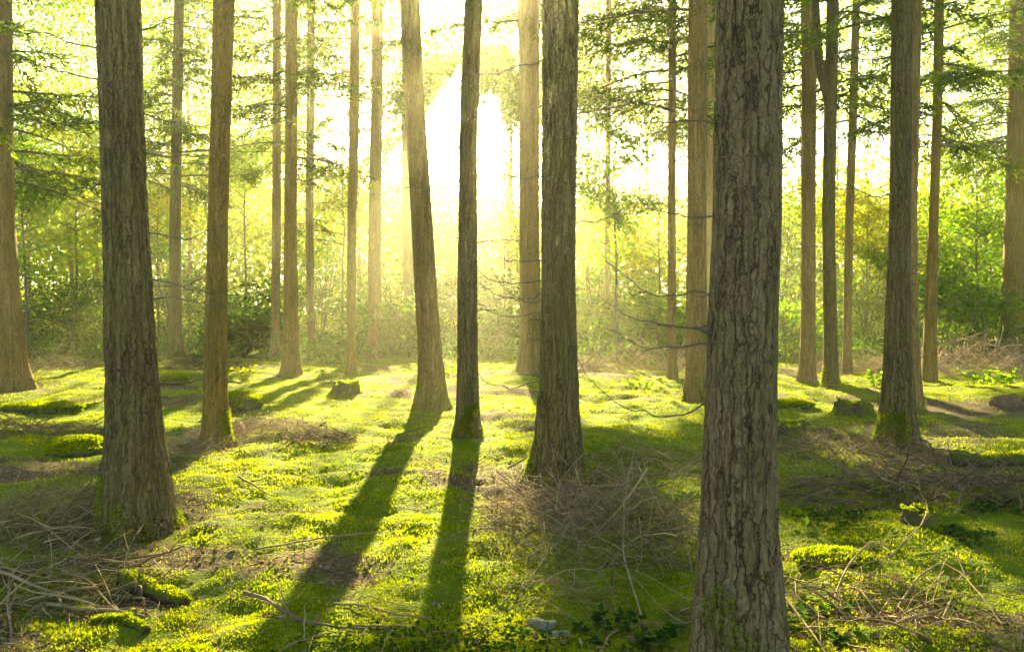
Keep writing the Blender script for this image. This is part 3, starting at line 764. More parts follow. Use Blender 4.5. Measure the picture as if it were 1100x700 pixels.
SH = 'shrubs along the back of the clearing'
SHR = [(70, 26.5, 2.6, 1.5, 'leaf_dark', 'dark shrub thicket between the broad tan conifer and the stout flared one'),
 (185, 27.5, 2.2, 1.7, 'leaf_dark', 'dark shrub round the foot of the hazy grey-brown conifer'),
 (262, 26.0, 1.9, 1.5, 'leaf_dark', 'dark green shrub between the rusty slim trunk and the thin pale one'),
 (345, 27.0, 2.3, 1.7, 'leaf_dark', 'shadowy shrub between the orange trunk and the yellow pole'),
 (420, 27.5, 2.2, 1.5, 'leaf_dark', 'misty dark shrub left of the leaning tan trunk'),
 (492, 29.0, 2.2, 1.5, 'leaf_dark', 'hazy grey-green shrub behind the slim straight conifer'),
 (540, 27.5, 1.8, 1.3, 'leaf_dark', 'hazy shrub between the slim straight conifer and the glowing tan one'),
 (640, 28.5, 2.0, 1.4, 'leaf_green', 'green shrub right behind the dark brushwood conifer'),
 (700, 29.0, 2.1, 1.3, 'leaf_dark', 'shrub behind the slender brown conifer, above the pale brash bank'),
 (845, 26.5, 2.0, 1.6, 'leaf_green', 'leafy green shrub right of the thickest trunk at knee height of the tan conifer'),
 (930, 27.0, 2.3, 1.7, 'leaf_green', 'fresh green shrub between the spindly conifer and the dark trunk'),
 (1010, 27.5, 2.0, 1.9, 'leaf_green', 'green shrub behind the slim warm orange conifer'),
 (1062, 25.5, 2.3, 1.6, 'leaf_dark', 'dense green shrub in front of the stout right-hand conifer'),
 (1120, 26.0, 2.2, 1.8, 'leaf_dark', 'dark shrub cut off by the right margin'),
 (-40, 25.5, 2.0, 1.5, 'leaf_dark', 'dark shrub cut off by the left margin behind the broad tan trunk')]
for i, (u, d, rx, hz, mat, label) in enumerate(SHR):
    k_ = [1.0, 1.5, 0.85, 1.35, 1.0, 1.55, 0.9, 1.5, 0.8, 1.0, 1.45, 1.1, 1.0, 1.3, 1.2][i]; hz *= k_; d += 3.0 * (k_ > 1.2)
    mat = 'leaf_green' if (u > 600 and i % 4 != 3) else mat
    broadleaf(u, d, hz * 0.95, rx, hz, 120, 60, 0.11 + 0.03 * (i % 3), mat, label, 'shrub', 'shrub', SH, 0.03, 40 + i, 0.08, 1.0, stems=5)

# far wood: one mass
def far_wood():
    rs = np.random.RandomState(55)
    mb = MB()
    nc = 8500
    y = rs.uniform(40, 85, nc); x = rs.uniform(-1, 1, nc) * (y * 0.75 + 10)
    top = 7.0 + 6.5 * fbm(x * 0.09 + 3, y * 0.05, octs=3) + np.where(x < -8, 2.5, 0)
    z = top * rs.rand(nc) ** 1.1
    C = np.stack([x, y, z], 1)
    idx = np.repeat(np.arange(nc), 40)
    P = C[idx] + rs.normal(0, 0.75, (len(idx), 3)) * np.array([1, 1, 0.55])
    P[:, 2] = np.maximum(P[:, 2], 0.1)
    P = P[(rs.rand(len(P)) < keep_prob(P, 0.06, 1.0)) | (P[:, 2] < 7.0)]
    n = len(P)
    D = rs.normal(0, 1, (n, 3)); Nn = rs.normal(0, 0.6, (n, 3)) + np.array([0, 0, 1.0])
    L = rs.uniform(0.2, 0.42, n)
    mb.flat_leaves(P, D, L, L * 0.33, Nn, 0)
    # upper canopy of the wood: drooping sprays and leaf patches with gaps
    nc = 10500
    y = rs.uniform(34, 70, nc); x = rs.uniform(-1, 1, nc) * (y * 0.75 + 6)
    z = rs.uniform(5.5, 21.5, nc)
    ang = (x / y) * F + 550
    g = fbm(x * 0.22 + 80, y * 0.12, z * 0.28, 3)
    mid = np.exp(-(x / 11.0) ** 2)
    vv = 330 - (z - CAM_H) / y * F
    gap = np.exp(-((ang - 920) / 90) ** 2 - ((vv - 165) / 55) ** 2) + 0.7 * np.exp(-((ang - 705) / 30) ** 2 - ((vv - 150) / 60) ** 2)
    keep = (g + 0.05 * mid - 0.10 * gap > 0.445) & (z < 21.5)
    C = np.stack([x, y, z], 1)[keep]
    idx = np.repeat(np.arange(len(C)), 105)
    P = C[idx] + rs.normal(0, 0.9, (len(idx), 3)) * np.array([1, 1, 0.4])
    P = P[(P[:, 2] < 23) & (rs.rand(len(P)) < keep_prob(P, 0.04, 1.0))]
    n = len(P)
    D = rs.normal(0, 1, (n, 3)) + np.array([0, 0, -0.4]); L = rs.uniform(0.09, 0.27, n)
    mb.flat_leaves(P, D, L, L * rs.uniform(0.12, 0.33, n), rs.normal(0, 0.6, (n, 3)) + np.array([0, 0, 1.0]), 0)
    # leaf clumps added towards the sun to shade the dark parts of the floor
    n = 5200
    gy = rs.uniform(2.2, 17, n); gx = rs.uniform(-1, 1, n) * (gy * 0.66 + 0.5); z = rs.uniform(9, 20, n)
    patch = fbm(gx * 0.55 + 12, gy * 0.42 + 61, octs=2)
    P0 = np.stack([gx + SUNV.x * z / SUNV.z, gy + SUNV.y * z / SUNV.z, z], 1)
    P0 = P0[(keep_prob(P0, 0.0, 1.0) > 0.5) & (patch > 0.44)][:1300]
    idx = np.repeat(np.arange(len(P0)), 80)
    P = P0[idx] + rs.normal(0, 0.55, (len(idx), 3)) * np.array([1, 1, 0.6])
    P = P[(P[:, 2] < 23) & (rs.rand(len(P)) < keep_prob(P, 0.02, 1.0))]
    n = len(P)
    D = rs.normal(0, 1, (n, 3)) + np.array([0, 0, -0.4]); L = rs.uniform(0.10, 0.28, n)
    mb.flat_leaves(P, D, L, L * rs.uniform(0.14, 0.33, n), rs.normal(0, 0.6, (n, 3)) + np.array([0, 0, 1.0]), 2)
    for k in range(70):
        yy = rs.uniform(38, 75); xx = rs.uniform(-1, 1) * (yy * 0.72 + 5)
        h = rs.uniform(10, 20)
        t = np.linspace(0, 1, 8)
        r = rs.uniform(0.07, 0.19)
        pts = np.stack([xx + np.cumsum(rs.normal(0, 0.04, 8)) + rs.normal(0, 0.3) * t, yy + 0 * t, -0.2 + h * t], 1)
        mb.tube(pts, r * (1 - 0.7 * t), 8, 1)
    tag(mb.build('far_woodland', [M['leaf_far'], M['bark_tan'], M['needle']]), kind='stuff')
far_wood()

# low undergrowth between the clearing and the shrubs
def undergrowth():
    rs = np.random.RandomState(56)
    mb = MB()
    nc = 900
    y = rs.uniform(22.5, 33, nc); x = rs.uniform(-1, 1, nc) * (y * 0.72 + 3)
    z = gz(x, y) + rs.rand(nc) * 0.55
    C = np.stack([x, y, z], 1)
    idx = np.repeat(np.arange(nc), 34)
    P = C[idx] + rs.normal(0, 0.3, (len(idx), 3)) * np.array([1, 1, 0.5])
    P[:, 2] = np.maximum(P[:, 2], gz(P[:, 0], P[:, 1]) + 0.02)
    n = len(P)
    D = rs.normal(0, 1, (n, 3)) + np.array([0, 0, 0.4]); Nn = rs.normal(0, 0.6, (n, 3)) + np.array([0, 0, 1.0])
    L = rs.uniform(0.06, 0.13, n)
    mb.flat_leaves(P, D, L, L * 0.3, Nn, 0)
    tag(mb.build('undergrowth', M['leaf_dark']), kind='stuff')
undergrowth()

# ------------------------------------------------------------------ ground cover
def moss_cover():
    rs = np.random.RandomState(60)
    n = 1100000
    y = 1.0 / rs.uniform(1 / 24.0, 1 / 1.9, n) ** 1.0
    far = rs.rand(n) < 0.35
    y = np.where(far, rs.uniform(6, 25, n), y)
    x = rs.uniform(-1, 1, n) * (y * 0.74 + 0.9)
    lm = litter_mask(x, y)
    cl = fbm(x * 6 + 3, y * 6 + 1, octs=2)
    keep = (rs.rand(n) > lm * 0.93) & (rs.rand(n) < 0.45 + cl)
    x, y, cl = x[keep], y[keep], cl[keep]
    z = gz(x, y) - 0.004
    n = len(x)
    h = (0.009 + 0.015 * cl ** 2) * rs.uniform(0.5, 1.5, n) * (1 + y * 0.05)
    P = np.stack([x, y, z], 1)
    D = rs.normal(0, 0.6, (n, 3)); D[:, 2] = np.abs(D[:, 2]) + 0.55
    mb = MB()
    mb.leaves(P, D, h, h * rs.uniform(0.13, 0.24, n) + 0.0006, rs, 0.1)
    tag(mb.build('moss', M['moss_blade']), kind='stuff')
moss_cover()

def leaf_litter():
    rs = np.random.RandomState(61)
    n = 60000
    y = 1.0 / rs.uniform(1 / 22.0, 1 / 1.9, n)
    x = rs.uniform(-1, 1, n) * (y * 0.74 + 0.9)
    lm = litter_mask(x, y)
    keep = rs.rand(n) < 0.11 + 0.70 * lm
    x, y = x[keep], y[keep]; n = len(x)
    P = np.stack([x, y, gz(x, y) + rs.uniform(0.004, 0.03, n)], 1)
    D = rs.normal(0, 1, (n, 3)) * np.array([1, 1, 0.3])
    L = rs.uniform(0.015, 0.06, n)
    mb = MB(); mb.flat_leaves(P, D, L, L * rs.uniform(0.08, 0.3, n), rs.normal(0, 0.4, (n, 3)) + np.array([0, 0, 1.0]))
    tag(mb.build('leaf_litter', M['litter_leaf']), kind='stuff')
leaf_litter()

def ground_herbs():
    rs = np.random.RandomState(63)
    mb = MB()
    n = 26000
    y = 1.0 / rs.uniform(1 / 20.0, 1 / 1.9, n); x = rs.uniform(-1, 1, n) * (y * 0.74 + 0.9)
    pt = fbm(x * 0.8 + 70, y * 0.8 + 15, octs=3)
    k = rs.rand(n) < sstep(0.55, 0.72, pt) + 0.02
    x, y = x[k], y[k]
    idx = np.repeat(np.arange(len(x)), 4)
    P = np.stack([x[idx], y[idx], gz(x[idx], y[idx]) + rs.uniform(0.012, 0.05, len(idx))], 1)
    a = rs.uniform(0, 6.28, len(idx))
    D = np.stack([np.cos(a), np.sin(a), rs.uniform(-0.1, 0.5, len(idx))], 1)
    L = rs.uniform(0.014, 0.034, len(idx))
    mb.flat_leaves(P, D, L, L * 0.36, rs.normal(0, 0.3, (len(idx), 3)) + np.array([0, 0, 1.0]))
    tag(mb.build('ground_herbs', M['leaf_dark']), kind='stuff')
ground_herbs()

def stick(mb, p, az, L, r, rs, bend=0.3, lift=0.0, n=7, sides=4, ground_follow=True, arch=0.0):
    t = np.linspace(0, 1, n)
    a = az + np.cumsum(rs.normal(0, bend / math.sqrt(n), n))
    dx = np.concatenate([[0], np.cumsum(np.cos(a[:-1]))]) * L / (n - 1); dy = np.concatenate([[0], np.cumsum(np.sin(a[:-1]))]) * L / (n - 1)
    x, y = p[0] + dx, p[1] + dy
    z = (gz(x, y) if ground_follow else np.full(n, p[2])) + r + lift * t + arch * np.sin(math.pi * t) + np.cumsum(rs.normal(0, 0.006, n))
    if ground_follow: z = np.maximum(z, gz(x, y) + r * 0.3)
    mb.tube(np.stack([x, y, z], 1), r * (1 - 0.65 * t), sides)
    return np.stack([x, y, z], 1)

def twig_litter():
    rs = np.random.RandomState(62)
    mb = MB()
    for k in range(2600):
        y = 1.0 / rs.uniform(1 / 20.0, 1 / 2.0); x = rs.uniform(-1, 1) * (y * 0.74 + 0.8)
        if rs.rand() > 0.42 + 0.58 * float(litter_mask(np.array([x]), np.array([y]))[0]): continue
        stick(mb, (x, y), rs.uniform(0, 6.28), rs.uniform(0.12, 0.5), rs.uniform(0.0015, 0.004), rs, 0.5, rs.uniform(-0.01, 0.06), 6, 3)
    tag(mb.build('twig_litter', M['twig_pale']), kind='stuff')
twig_litter()

# ------------------------------------------------------------------ brushwood heaps
def brush(u, v, rx, ry, h, n, label, mat='twig_pale', lmin=0.25, lmax=0.8, r=0.004, seed=0, name='brushwood_heap', cat='brushwood', spread=0.5):
    rs = np.random.RandomState(800 + seed)
    g = ground(u, v)
    root_x, root_y = g.x, g.y
    mb = MB()
    for k in range(n):
        a = rs.uniform(0, 6.28); q = math.sqrt(rs.rand())
        cx, cy_ = root_x + rx * q * math.cos(a), root_y + ry * q * math.sin(a)
        hh = h * max(0.0, 1 - q ** 1.6) * (0.5 + 0.8 * float(vnoise(np.array([cx * 2.2]), np.array([cy_ * 2.2]))[0]))
        L = rs.uniform(lmin, lmax)
        az = rs.uniform(0, 6.28); m = 7
        t = np.linspace(0, 1, m)
        aa = az + np.cumsum(rs.normal(0, 0.22, m))
        el = rs.normal(0.08, 0.30 + 0.5 * h)
        x = np.cumsum(np.cos(aa)) * L / m; y = np.cumsum(np.sin(aa)) * L / m
        z = np.sin(el) * L * (t - 0.5) - 0.25 * L * (2 * (t - 0.5)) ** 2 * rs.uniform(-0.3, 0.8) + np.cumsum(rs.normal(0, 0.008, m))
        x += cx - x.mean(); y += cy_ - y.mean()
        zz = z + hh * rs.uniform(0.15, 1.0) + gz1(cx, cy_) + 0.02
        zz = np.maximum(zz, gz(x, y) + 0.003)
        S = np.stack([x, y, zz], 1)
        rr = r * (0.28 + 0.42 * rs.rand() + 1.7 * rs.rand() ** 8)
        mb.tube(S, rr * (1 - 0.55 * t), 4 if rr > r else 3)
        if rs.rand() < 0.55:
            for _ in range(rs.randint(1, 4)):
                e = rs.randint(1, m - 1)
                dv = S[min(e + 1, m - 1)] - S[e]; dv /= np.linalg.norm(dv) + 1e-9
                dv = dv + rs.normal(0, 0.55, 3) + np.array([0, 0, 0.1]); l2 = L * rs.uniform(0.12, 0.4)
                q = S[e] + dv * l2 * np.linspace(0, 1, 4)[:, None] + rs.normal(0, 0.008, (4, 3)) * np.linspace(0, 1, 4)[:, None]
                q[:, 2] = np.maximum(q[:, 2], gz(q[:, 0], q[:, 1]) + 0.002)
                mb.tube(q, rr * np.linspace(0.55, 0.2, 4), 3)
    o = mb.build(name, M[mat], smooth=True)
    me = o.data
    co = np.empty(len(me.vertices) * 3, np.float32); me.vertices.foreach_get('co', co)
    co = co.reshape(-1, 3) - np.array([root_x, root_y, g.z], np.float32)
    me.vertices.foreach_set('co', co.ravel()); me.update()
    o.location = g
    tag(o, label, cat)
    return o

brush(642, 565, 0.95, 0.75, 0.55, 680, 'large grey tangle of dead twigs at the right foot of the dark brushwood conifer', seed=1, r=0.0042)
brush(588, 545, 0.55, 0.5, 0.30, 260, 'reddish dead twigs heaped against the left foot of the dark brushwood conifer', 'bracken', seed=2, r=0.004)
brush(60, 556, 0.75, 0.5, 0.36, 650, 'grey twig heap on the left of the stout flared conifer', seed=3, r=0.0034)
brush(45, 612, 0.62, 0.4, 0.14, 150, 'loose pale sticks strewn in front of the grey twig heap', seed=4, r=0.007, lmin=0.3, lmax=0.9)
brush(270, 474, 0.85, 0.55, 0.26, 420, 'rust-red bracken mound beside the slim rusty conifer', 'bracken', seed=5, r=0.005, lmin=0.2, lmax=0.6)
brush(345, 484, 0.36, 0.35, 0.22, 220, 'small brown brush clump alone on the sunlit moss', 'twig_brown', seed=6, r=0.005, lmin=0.15, lmax=0.4)
brush(195, 492, 0.55, 0.5, 0.18, 200, 'dull grass-like twig pile left of the slim rusty conifer', 'twig_pale', seed=7, r=0.004)
brush(905, 488, 1.1, 0.7, 0.20, 330, 'flattened pale straw-like brash in front of the dark conifer', 'twig_pale', seed=8, r=0.005)
brush(1010, 532, 1.4, 0.55, 0.34, 430, 'dark brash ridge in the shade, right of the flattened pale brash', 'twig_brown', seed=9, r=0.006)
brush(705, 505, 0.9, 0.8, 0.14, 260, 'scattered pale brash behind the grey tangle, left of the thickest trunk', 'twig_pale', seed=10, r=0.004)
brush(900, 640, 0.8, 0.45, 0.10, 170, 'low pale twig scatter right of the thickest trunk foot', 'twig_pale', seed=11, r=0.0045)
brush(700, 396, 2.4, 1.2, 0.75, 420, 'tall pale brash bank behind the slender brown conifer', 'bracken', seed=12, r=0.009, lmin=0.5, lmax=1.5)
brush(1050, 400, 2.6, 1.2, 0.95, 700, 'tan dry bracken bank at the right below the green shrubs', 'bracken', seed=13, r=0.009, lmin=0.4, lmax=1.3)
brush(930, 396, 1.8, 1.0, 0.55, 320, 'tan dry bracken patch between the spindly conifer and the dark one', 'bracken', seed=14, r=0.009, lmin=0.4, lmax=1.2)
brush(20, 470, 1.1, 0.7, 0.22, 340, 'brown twig mat below the broad tan conifer', 'twig_brown', seed=15, r=0.005)
brush(55, 396, 2.0, 1.0, 0.5, 260, 'pale dead stalks in front of the dark thicket', 'twig_pale', seed=16, r=0.009, lmin=0.4, lmax=1.2)
brush(600, 625, 0.4, 0.3, 0.06, 70, 'thin spray of pale twigs in front of the brushwood tangle', 'twig_pale', seed=17, r=0.003)
brush(210, 398, 1.5, 0.8, 0.35, 200, 'brown dead stalks behind the slim rusty conifer', 'twig_brown', seed=18, r=0.008, lmin=0.3, lmax=0.9)

# ------------------------------------------------------------------ fallen branches
def px_branch(pts, r, label, mat='twig_pale', seed=0, lifts=None, twigs=3):
    rs = np.random.RandomState(900 + seed)
    P = []
    for k, (u, v) in enumerate(pts):
        g = ground(u, v); lift = lifts[k] if lifts else 0.015
        d = g.y
        P.append(np.array([g.x, g.y, g.z + lift + r]))
    P = np.array(P)
    # smooth the polyline
    t = np.linspace(0, len(P) - 1, len(P) * 6)
    S = np.stack([np.interp(t, np.arange(len(P)), P[:, c]) for c in range(3)], 1)
    for _ in range(3): S[1:-1] = (S[:-2] + S[1:-1] * 2 + S[2:]) / 4
    S += np.cumsum(rs.normal(0, 0.0015, S.shape), 0)
    mb = MB()
    mb.tube(S, r * (1 - 0.6 * np.linspace(0, 1, len(S))), 7)
    for k in range(twigs):
        q = S[rs.randint(len(S) // 4, len(S) - 2)]
        az = rs.uniform(0, 6.28); L = rs.uniform(0.12, 0.35)
        tt = np.linspace(0, 1, 6)[:, None]
        d = np.array([math.cos(az), math.sin(az), rs.uniform(-0.1, 0.4)])
        tw = q + d * L * tt + rs.normal(0, 0.006, (6, 3)) * tt
        tw[:, 2] = np.maximum(tw[:, 2], gz(tw[:, 0], tw[:, 1]) + 0.003)
        mb.tube(tw, np.linspace(r * 0.5, r * 0.15, 6), 4)
    base = S[0].copy()
    for a in mb.v: a -= base.astype(np.float32)
    o = mb.build('fallen_branch', M[mat], smooth=True, loc=base)
    return tag(o, label, 'branch')

px_branch([(262, 620), (285, 627), (305, 645), (330, 658), (365, 662), (420, 664)], 0.013, 'dark forked fallen branch lying across the two long tree shadows', 'twig_brown', 1, twigs=5)
px_branch([(358, 632), (385, 636), (425, 642), (470, 646)], 0.008, 'pale thin stick just behind the dark forked branch', 'twig_pale', 2)
px_branch([(282, 690), (310, 676), (345, 670), (372, 668)], 0.007, 'pale curved twig in front of the dark forked branch', 'twig_pale', 3)
px_branch([(272, 585), (320, 574), (370, 564), (412, 562)], 0.009, 'long thin stick crossing the sunlit moss and the leaning tree shadow', 'twig_pale', 4)
px_branch([(50, 628), (85, 630), (125, 634), (160, 642)], 0.013, 'straight pale stick on the moss in front of the stick scatter', 'twig_pale', 5, twigs=1)
px_branch([(66, 605), (95, 612), (118, 628), (140, 638)], 0.009, 'crooked pale stick leading down to the straight pale one', 'twig_pale', 6, lifts=[0.05, 0.05, 0.03, 0.01])
px_branch([(18, 582), (40, 578), (70, 576), (100, 572)], 0.010, 'pale bent branch lying over the grey twig heap', 'twig_pale', 7, lifts=[0.12, 0.15, 0.15, 0.1])
px_branch([(12, 660), (6, 632), (12, 606), (20, 596)], 0.008, 'forked grey stick at the left margin of the stick scatter', 'twig_pale', 8, lifts=[0.0, 0.03, 0.05, 0.05])
px_branch([(900, 660), (897, 640), (912, 622), (938, 608), (958, 615)], 0.008, 'pale arching dead branch over the moss, right of the thickest trunk', 'twig_pale', 9, lifts=[0.0, 0.05, 0.12, 0.16, 0.12])
px_branch([(962, 642), (985, 624), (1010, 612), (1035, 624), (1060, 650), (1080, 672)], 0.008, 'long bowed pale branch in the sunlit moss at lower right', 'twig_pale', 10, lifts=[0.0, 0.05, 0.10, 0.10, 0.06, 0.0], twigs=6)
px_branch([(840, 642), (860, 662), (885, 690), (900, 712)], 0.008, 'pale peeled stick leaning out from the thickest trunk foot', 'twig_pale', 11, lifts=[0.12, 0.08, 0.03, 0.0])
px_branch([(955, 598), (975, 588), (990, 582), (998, 565), (985, 550), (965, 542)], 0.006, 'hooked thin twig by the dark hollow stump', 'twig_pale', 12, lifts=[0.0, 0.04, 0.08, 0.14, 0.2, 0.2])
px_branch([(1030, 615), (1035, 610), (1052, 608)], 0.007, 'short pale stick right of the bowed branch', 'twig_pale', 13, twigs=2)
px_branch([(545, 512), (600, 500), (650, 498), (690, 512), (735, 520)], 0.009, 'thin branch laid over the brushwood at the dark conifer foot', 'twig_pale', 14, lifts=[0.1, 0.25, 0.35, 0.3, 0.1])
px_branch([(690, 640), (668, 600), (672, 560), (680, 540)], 0.007, 'upright forked pale stick standing in the grey tangle', 'twig_pale', 15, lifts=[0.0, 0.12, 0.3, 0.42])
px_branch([(560, 620), (600, 585), (640, 575), (700, 625), (740, 650)], 0.005, 'criss-crossing thin twig in front of the grey tangle', 'twig_pale', 16, lifts=[0.0, 0.08, 0.1, 0.03, 0.0])
px_branch([(640, 700), (655, 670), (690, 650), (750, 648)], 0.006, 'bleached branch on shaded moss left of the thickest trunk', 'twig_pale', 17)
px_branch([(845, 520), (870, 520), (900, 528), (925, 532)], 0.012, 'brown rotten branch under the flattened brash', 'twig_brown', 18)
px_branch([(380, 655), (430, 652), (480, 660), (520, 655)], 0.006, 'thin pale twig in the shadow of the slim straight conifer', 'twig_pale', 19)
px_branch([(255, 520), (275, 526), (292, 532)], 0.010, 'short brown stick on moss in front of the rust-red mound', 'twig_brown', 20, twigs=1)
px_branch([(1000, 690), (960, 672), (920, 660), (880, 645)], 0.009, 'brown branch half sunk in twigs at lower right', 'twig_brown', 21)

# ------------------------------------------------------------------ stones, stumps, logs
def moss_cap(o, V, n, amt, seed, hmax=0.03):
    """moss fronds on the upward faces of a mound, stump or log (part of it)"""
    rs = np.random.RandomState(1500 + seed)
    me = o.data
    nor = np.empty(len(me.vertices) * 3, np.float32); me.vertices.foreach_get('normal', nor); nor = nor.reshape(-1, 3)
    co = np.empty(len(me.vertices) * 3, np.float32); me.vertices.foreach_get('co', co); co = co.reshape(-1, 3)
    patch = fbm(co[:, 0] * 9 + seed, co[:, 1] * 9, co[:, 2] * 9, 2)
    ok = np.where((nor[:, 2] + (patch - 0.5) * 1.6) > 1.0 - amt)[0]
    if len(ok) == 0: return
    k = ok[rs.randint(0, len(ok), n)]
    ext = np.ptp(co, axis=0).mean() / 30
    P = co[k] + rs.normal(0, ext, (n, 3)) * (1 - np.abs(nor[k]))
    D = nor[k] * 0.8 + rs.normal(0, 0.55, (n, 3))
    h = hmax * rs.uniform(0.4, 1.2, n)
    mb = MB(); mb.leaves(P - nor[k] * 0.004, D, h, h * 0.2 + 0.0006, rs, 0.1)
    mb.build('moss_cap', M['moss_blade'], o)

def lump(u, v, sx, sy, sz, mat, name, label, cat, seed, sink=0.3, rough=0.28):
    rs = np.random.RandomState(1000 + seed)
    g = ground(u, v)
    nu, nv = 40, 24
    th = np.linspace(0.02, math.pi - 0.02, nv); ph = np.arange(nu) * 2 * math.pi / nu
    T, P = np.meshgrid(th, ph, indexing='ij')
    d = np.stack([np.sin(T) * np.cos(P), np.sin(T) * np.sin(P), np.cos(T)], -1)
    s = seed * 7.1
    r = 1 + rough * 2 * (fbm(d[..., 0] * 1.6 + s, d[..., 1] * 1.6, d[..., 2] * 1.6, 4) - 0.5) + 0.08 * (fbm(d[..., 0] * 7 + s, d[..., 1] * 7, d[..., 2] * 7, 2) - 0.5)
    V = (d * r[..., None] * np.array([sx, sy, sz])).reshape(-1, 3)
    V[:, 2] += sz * (1 - 2 * sink)
    i, j = np.meshgrid(np.arange(nv - 1), np.arange(nu), indexing='ij'); k = (j + 1) % nu
    q = np.stack([i * nu + j, (i + 1) * nu + j, (i + 1) * nu + k, i * nu + k], -1).reshape(-1, 4)
    mb = MB(); mb.add(V, q)
    mb.add(V[:nu], None, [[0, m, m + 1] for m in range(1, nu - 1)])
    o = mb.build(name, M[mat], smooth=True, loc=g)
    if mat == 'stone_mossy' or name == 'mossy_mound':
        moss_cap(o, V, int(min(9000, 60000 * sx * sy) + 1500), 0.75 if name == 'mossy_mound' else 0.5, seed, 0.022 + 0.0015 * g.y)
    return tag(o, label, cat)

def stump(u, v, r, h, label, seed, hollow=False):
    rs = np.random.RandomState(1100 + seed)
    g = ground(u, v)
    n, m = 48, 14
    a = np.arange(n) * 2 * math.pi / n
    edge = h * (0.9 + 0.35 * (fbm(np.cos(a) * 2 + seed, np.sin(a) * 2, octs=3) - 0.5) * 2 * 1.0)
    V = []
    for k in range(m):
        t = k / (m - 1)
        rr = r * (1 + 0.10 * (vnoise(np.cos(a) * 9 + seed, np.sin(a) * 9, np.full(n, t * 1.2)) - 0.5) * 2) * (1 + 0.6 * math.exp(-t * h / 0.07)) * (1 + 0.18 * (fbm(np.cos(a) * 2.5 + seed * 3, np.sin(a) * 2.5, np.full(n, t), 3) - 0.5) * 2)
        V.append(np.stack([rr * np.cos(a), rr * np.sin(a), -0.06 + (edge + 0.06) * t], 1))
    inner = r * 0.6
    V.append(np.stack([inner * np.cos(a), inner * np.sin(a), edge * 0.92], 1))
    V.append(np.stack([inner * 0.7 * np.cos(a), inner * 0.7 * np.sin(a), edge * (0.35 if hollow else 0.9)], 1))
    V = np.concatenate(V); m2 = m + 2
    i, j = np.meshgrid(np.arange(m2 - 1), np.arange(n), indexing='ij'); k = (j + 1) % n
    q = np.stack([i * n + j, i * n + k, (i + 1) * n + k, (i + 1) * n + j], -1).reshape(-1, 4)
    mb = MB(); mb.add(V, q, [[(m2 - 1) * n, (m2 - 1) * n + s, (m2 - 1) * n + s + 1] for s in range(1, n - 1)])
    o = mb.build('tree_stump', M['stump_wood'], smooth=True, loc=g)
    moss_cap(o, V, 1800, 0.35, 30 + seed, 0.02 + 0.0015 * g.y)
    return tag(o, label, 'stump')

stump(916, 450, 0.24, 0.20, 'low cut stump on the moss left of the dark right-hand conifer', 1)
stump(838, 470, 0.26, 0.22, 'dark rotten stump half hidden by the thickest trunk', 2)
stump(988, 566, 0.10, 0.12, 'small black hollow stump in the shade at right', 3, True)
stump(372, 428, 0.22, 0.22, 'small grey-brown stump in sunlit moss below the yellow pole', 4)
lump(1081, 440, 0.24, 0.2, 0.14, 'stone_brown', 'boulder', 'rounded brown boulder on sunlit ground near the right margin', 'boulder', 1)
lump(82, 488, 0.33, 0.3, 0.14, 'stone_mossy', 'boulder', 'grey mossy boulder left of the stout flared conifer', 'boulder', 2)
lump(258, 444, 0.33, 0.3, 0.17, 'stone_mossy', 'mossy_mound', 'moss-capped dark mound right behind the slim rusty conifer', 'mound', 3)
lump(180, 411, 0.40, 0.3, 0.16, 'stump_wood', 'mossy_mound', 'low brown mound by the hazy conifer left of the slim rusty one', 'mound', 4)
lump(852, 443, 0.3, 0.25, 0.09, 'stone_mossy', 'boulder', 'flat grey stone sunk in moss right of the thickest trunk', 'boulder', 5)
lump(581, 648, 0.075, 0.05, 0.026, 'lump_white', 'pale_lump', 'flat off-white lump, left and rear of the two white ones', 'stone', 6, 0.45, 0.7)  # rough whitish lichen-like clump, modelled as a low lump
lump(601, 655, 0.068, 0.045, 0.024, 'lump_white', 'pale_lump', 'bright white lump, right and front of the two pale ones', 'stone', 7, 0.45, 0.7)
lump(205, 690, 0.12, 0.09, 0.05, 'stone_mossy', 'mossy_mound', 'dark green moss cushion at the bottom margin left of the curved twig', 'mound', 8)
lump(40, 443, 0.7, 0.3, 0.10, 'stone_mossy', 'mossy_mound', 'long mossy hump in front of the broad tan conifer', 'mound', 9)
lump(895, 600, 0.26, 0.15, 0.045, 'stone_mossy', 'mossy_mound', 'sunlit yellow moss hump right of the thickest trunk', 'mound', 10)

def log(pts, r, label, seed):
    rs = np.random.RandomState(1200 + seed)
    P = np.array([np.array(ground(u, v)) + np.array([0, 0, r * 0.45]) for u, v in pts])
    t = np.linspace(0, len(P) - 1, 22)
    S = np.stack([np.interp(t, np.arange(len(P)), P[:, c]) for c in range(3)], 1)
    mb = MB(); mb.tube(S, r * (1 + 0.2 * np.sin(t * 5) * 0.4) * (1 - 0.25 * t / t.max()), 18)
    V = mb.v[0]
    V += (0.012 * (fbm(V[:, 0] * 18, V[:, 1] * 18, V[:, 2] * 18, 3) - 0.5)[:, None] * 2).astype(np.float32)
    base = S[0].astype(np.float32); V -= base
    o = mb.build('rotten_log', M['log_wood'], smooth=True, loc=S[0])
    moss_cap(o, V, 1500, 0.5, 60 + seed, 0.02)
    return tag(o, label, 'log')
log([(132, 606), (165, 612), (198, 622)], 0.055, 'dark rotten log sunk in moss in front of the stout flared conifer', 1)
log([(100, 646), (130, 644), (158, 652)], 0.035, 'mossy rotten branch stub below the straight pale stick', 2)
log([(1020, 498), (1060, 500), (1110, 506)], 0.09, 'dark fallen log in the shade at the right margin', 3)

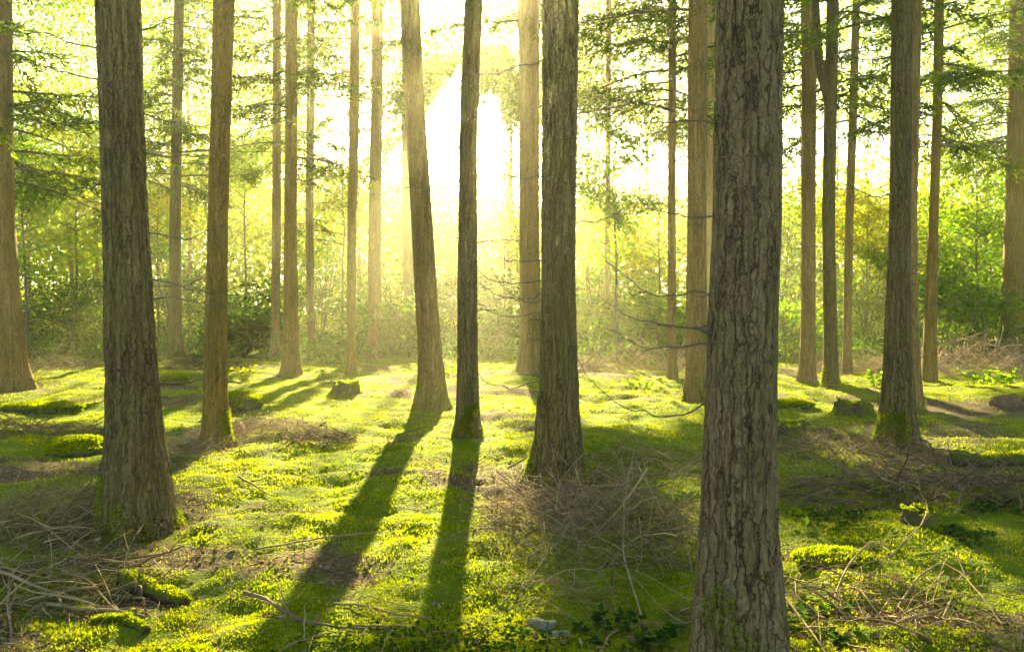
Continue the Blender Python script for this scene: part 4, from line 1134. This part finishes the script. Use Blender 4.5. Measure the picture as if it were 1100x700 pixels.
# ------------------------------------------------------------------ small leafy plants
def plant(u, v, h, w, n, mat, label, seed, size=0.05, name='seedling', cat='plant', group=None, lie=False):
    rs = np.random.RandomState(1300 + seed)
    g = ground(u, v)
    root = empty(name, g, label, cat, group)
    st, lv = MB(), MB()
    for k in range(n):
        a = rs.uniform(0, 6.28); L = h * rs.uniform(0.6, 1.1); o = w * rs.rand()
        t = np.linspace(0, 1, 7)[:, None]
        p0 = np.array([math.cos(a) * o * 0.4, math.sin(a) * o * 0.4, -0.02])
        d = np.array([math.cos(a) * w, math.sin(a) * w, 0])
        pts = p0 + d * t * rs.uniform(0.3, 0.9) + np.array([0, 0, 1.0]) * L * (t - (0.35 if not lie else 0.75) * t ** 2)
        st.tube(pts, np.linspace(0.005, 0.0015, 7) * (h / 0.4 + 0.3), 3)
        m = 16
        tt = rs.uniform(0.2, 1, m)
        c = np.stack([np.interp(tt, t[:, 0], pts[:, j]) for j in range(3)], 1)
        D = rs.normal(0, 1, (m, 3)) * np.array([1, 1, 0.3])
        Ls = size * rs.uniform(0.6, 1.3, m)
        lv.flat_leaves(c, D, Ls, Ls * 0.34, rs.normal(0, 0.35, (m, 3)) + np.array([0, 0, 1.0]))
    st.build('stems', M['twig_brown'], root)
    lv.build('foliage', M[mat], root)
    return root
GP = 'leafy seedlings at the edge of the sunlit moss'
for i, (u, v, h, mat, lab) in enumerate([(941, 410, 0.55, 'leaf_green', 'yellow-green seedling glowing just left of the dark conifer'),
        (1048, 412, 0.6, 'leaf_green', 'upright yellow-green seedling before the tan bracken bank, nearer the orange conifer'),
        (1078, 414, 0.6, 'leaf_green', 'yellow-green seedling between the boulder and the bracken bank'),
        (262, 406, 0.5, 'leaf_yellow', 'orange-yellow seedling left of the orange conifer foot'),
        (352, 404, 0.45, 'leaf_green', 'small pale green seedling left of the yellow pole'),
        (487, 408, 0.5, 'leaf_green', 'leafy seedling at the left of the slim straight conifer'),
        (690, 416, 0.4, 'leaf_green', 'bright seedling by the slender brown conifer')]):
    plant(u, v, h, 0.35, 9, mat, lab, i, 0.09, group=GP)
for i, (u, v, lab) in enumerate([(905, 560, 'low grey-green bramble patch in the shade left of the black hollow stump'),
        (1015, 575, 'low bramble patch in the shade right of the black hollow stump'),
        (880, 660, 'grey-green bramble sprig among twigs right of the thickest trunk'),
        (950, 530, 'bramble patch in front of the dark brash ridge'),
        (1075, 545, 'shaded bramble patch at the right margin'),
        (660, 680, 'small dark green bramble sprig on the shaded moss')]):
    plant(u, v, 0.16, 0.38, 14, 'leaf_dark', lab, 20 + i, 0.055, 'bramble', 'bramble', 'low brambles on the shaded floor', True)
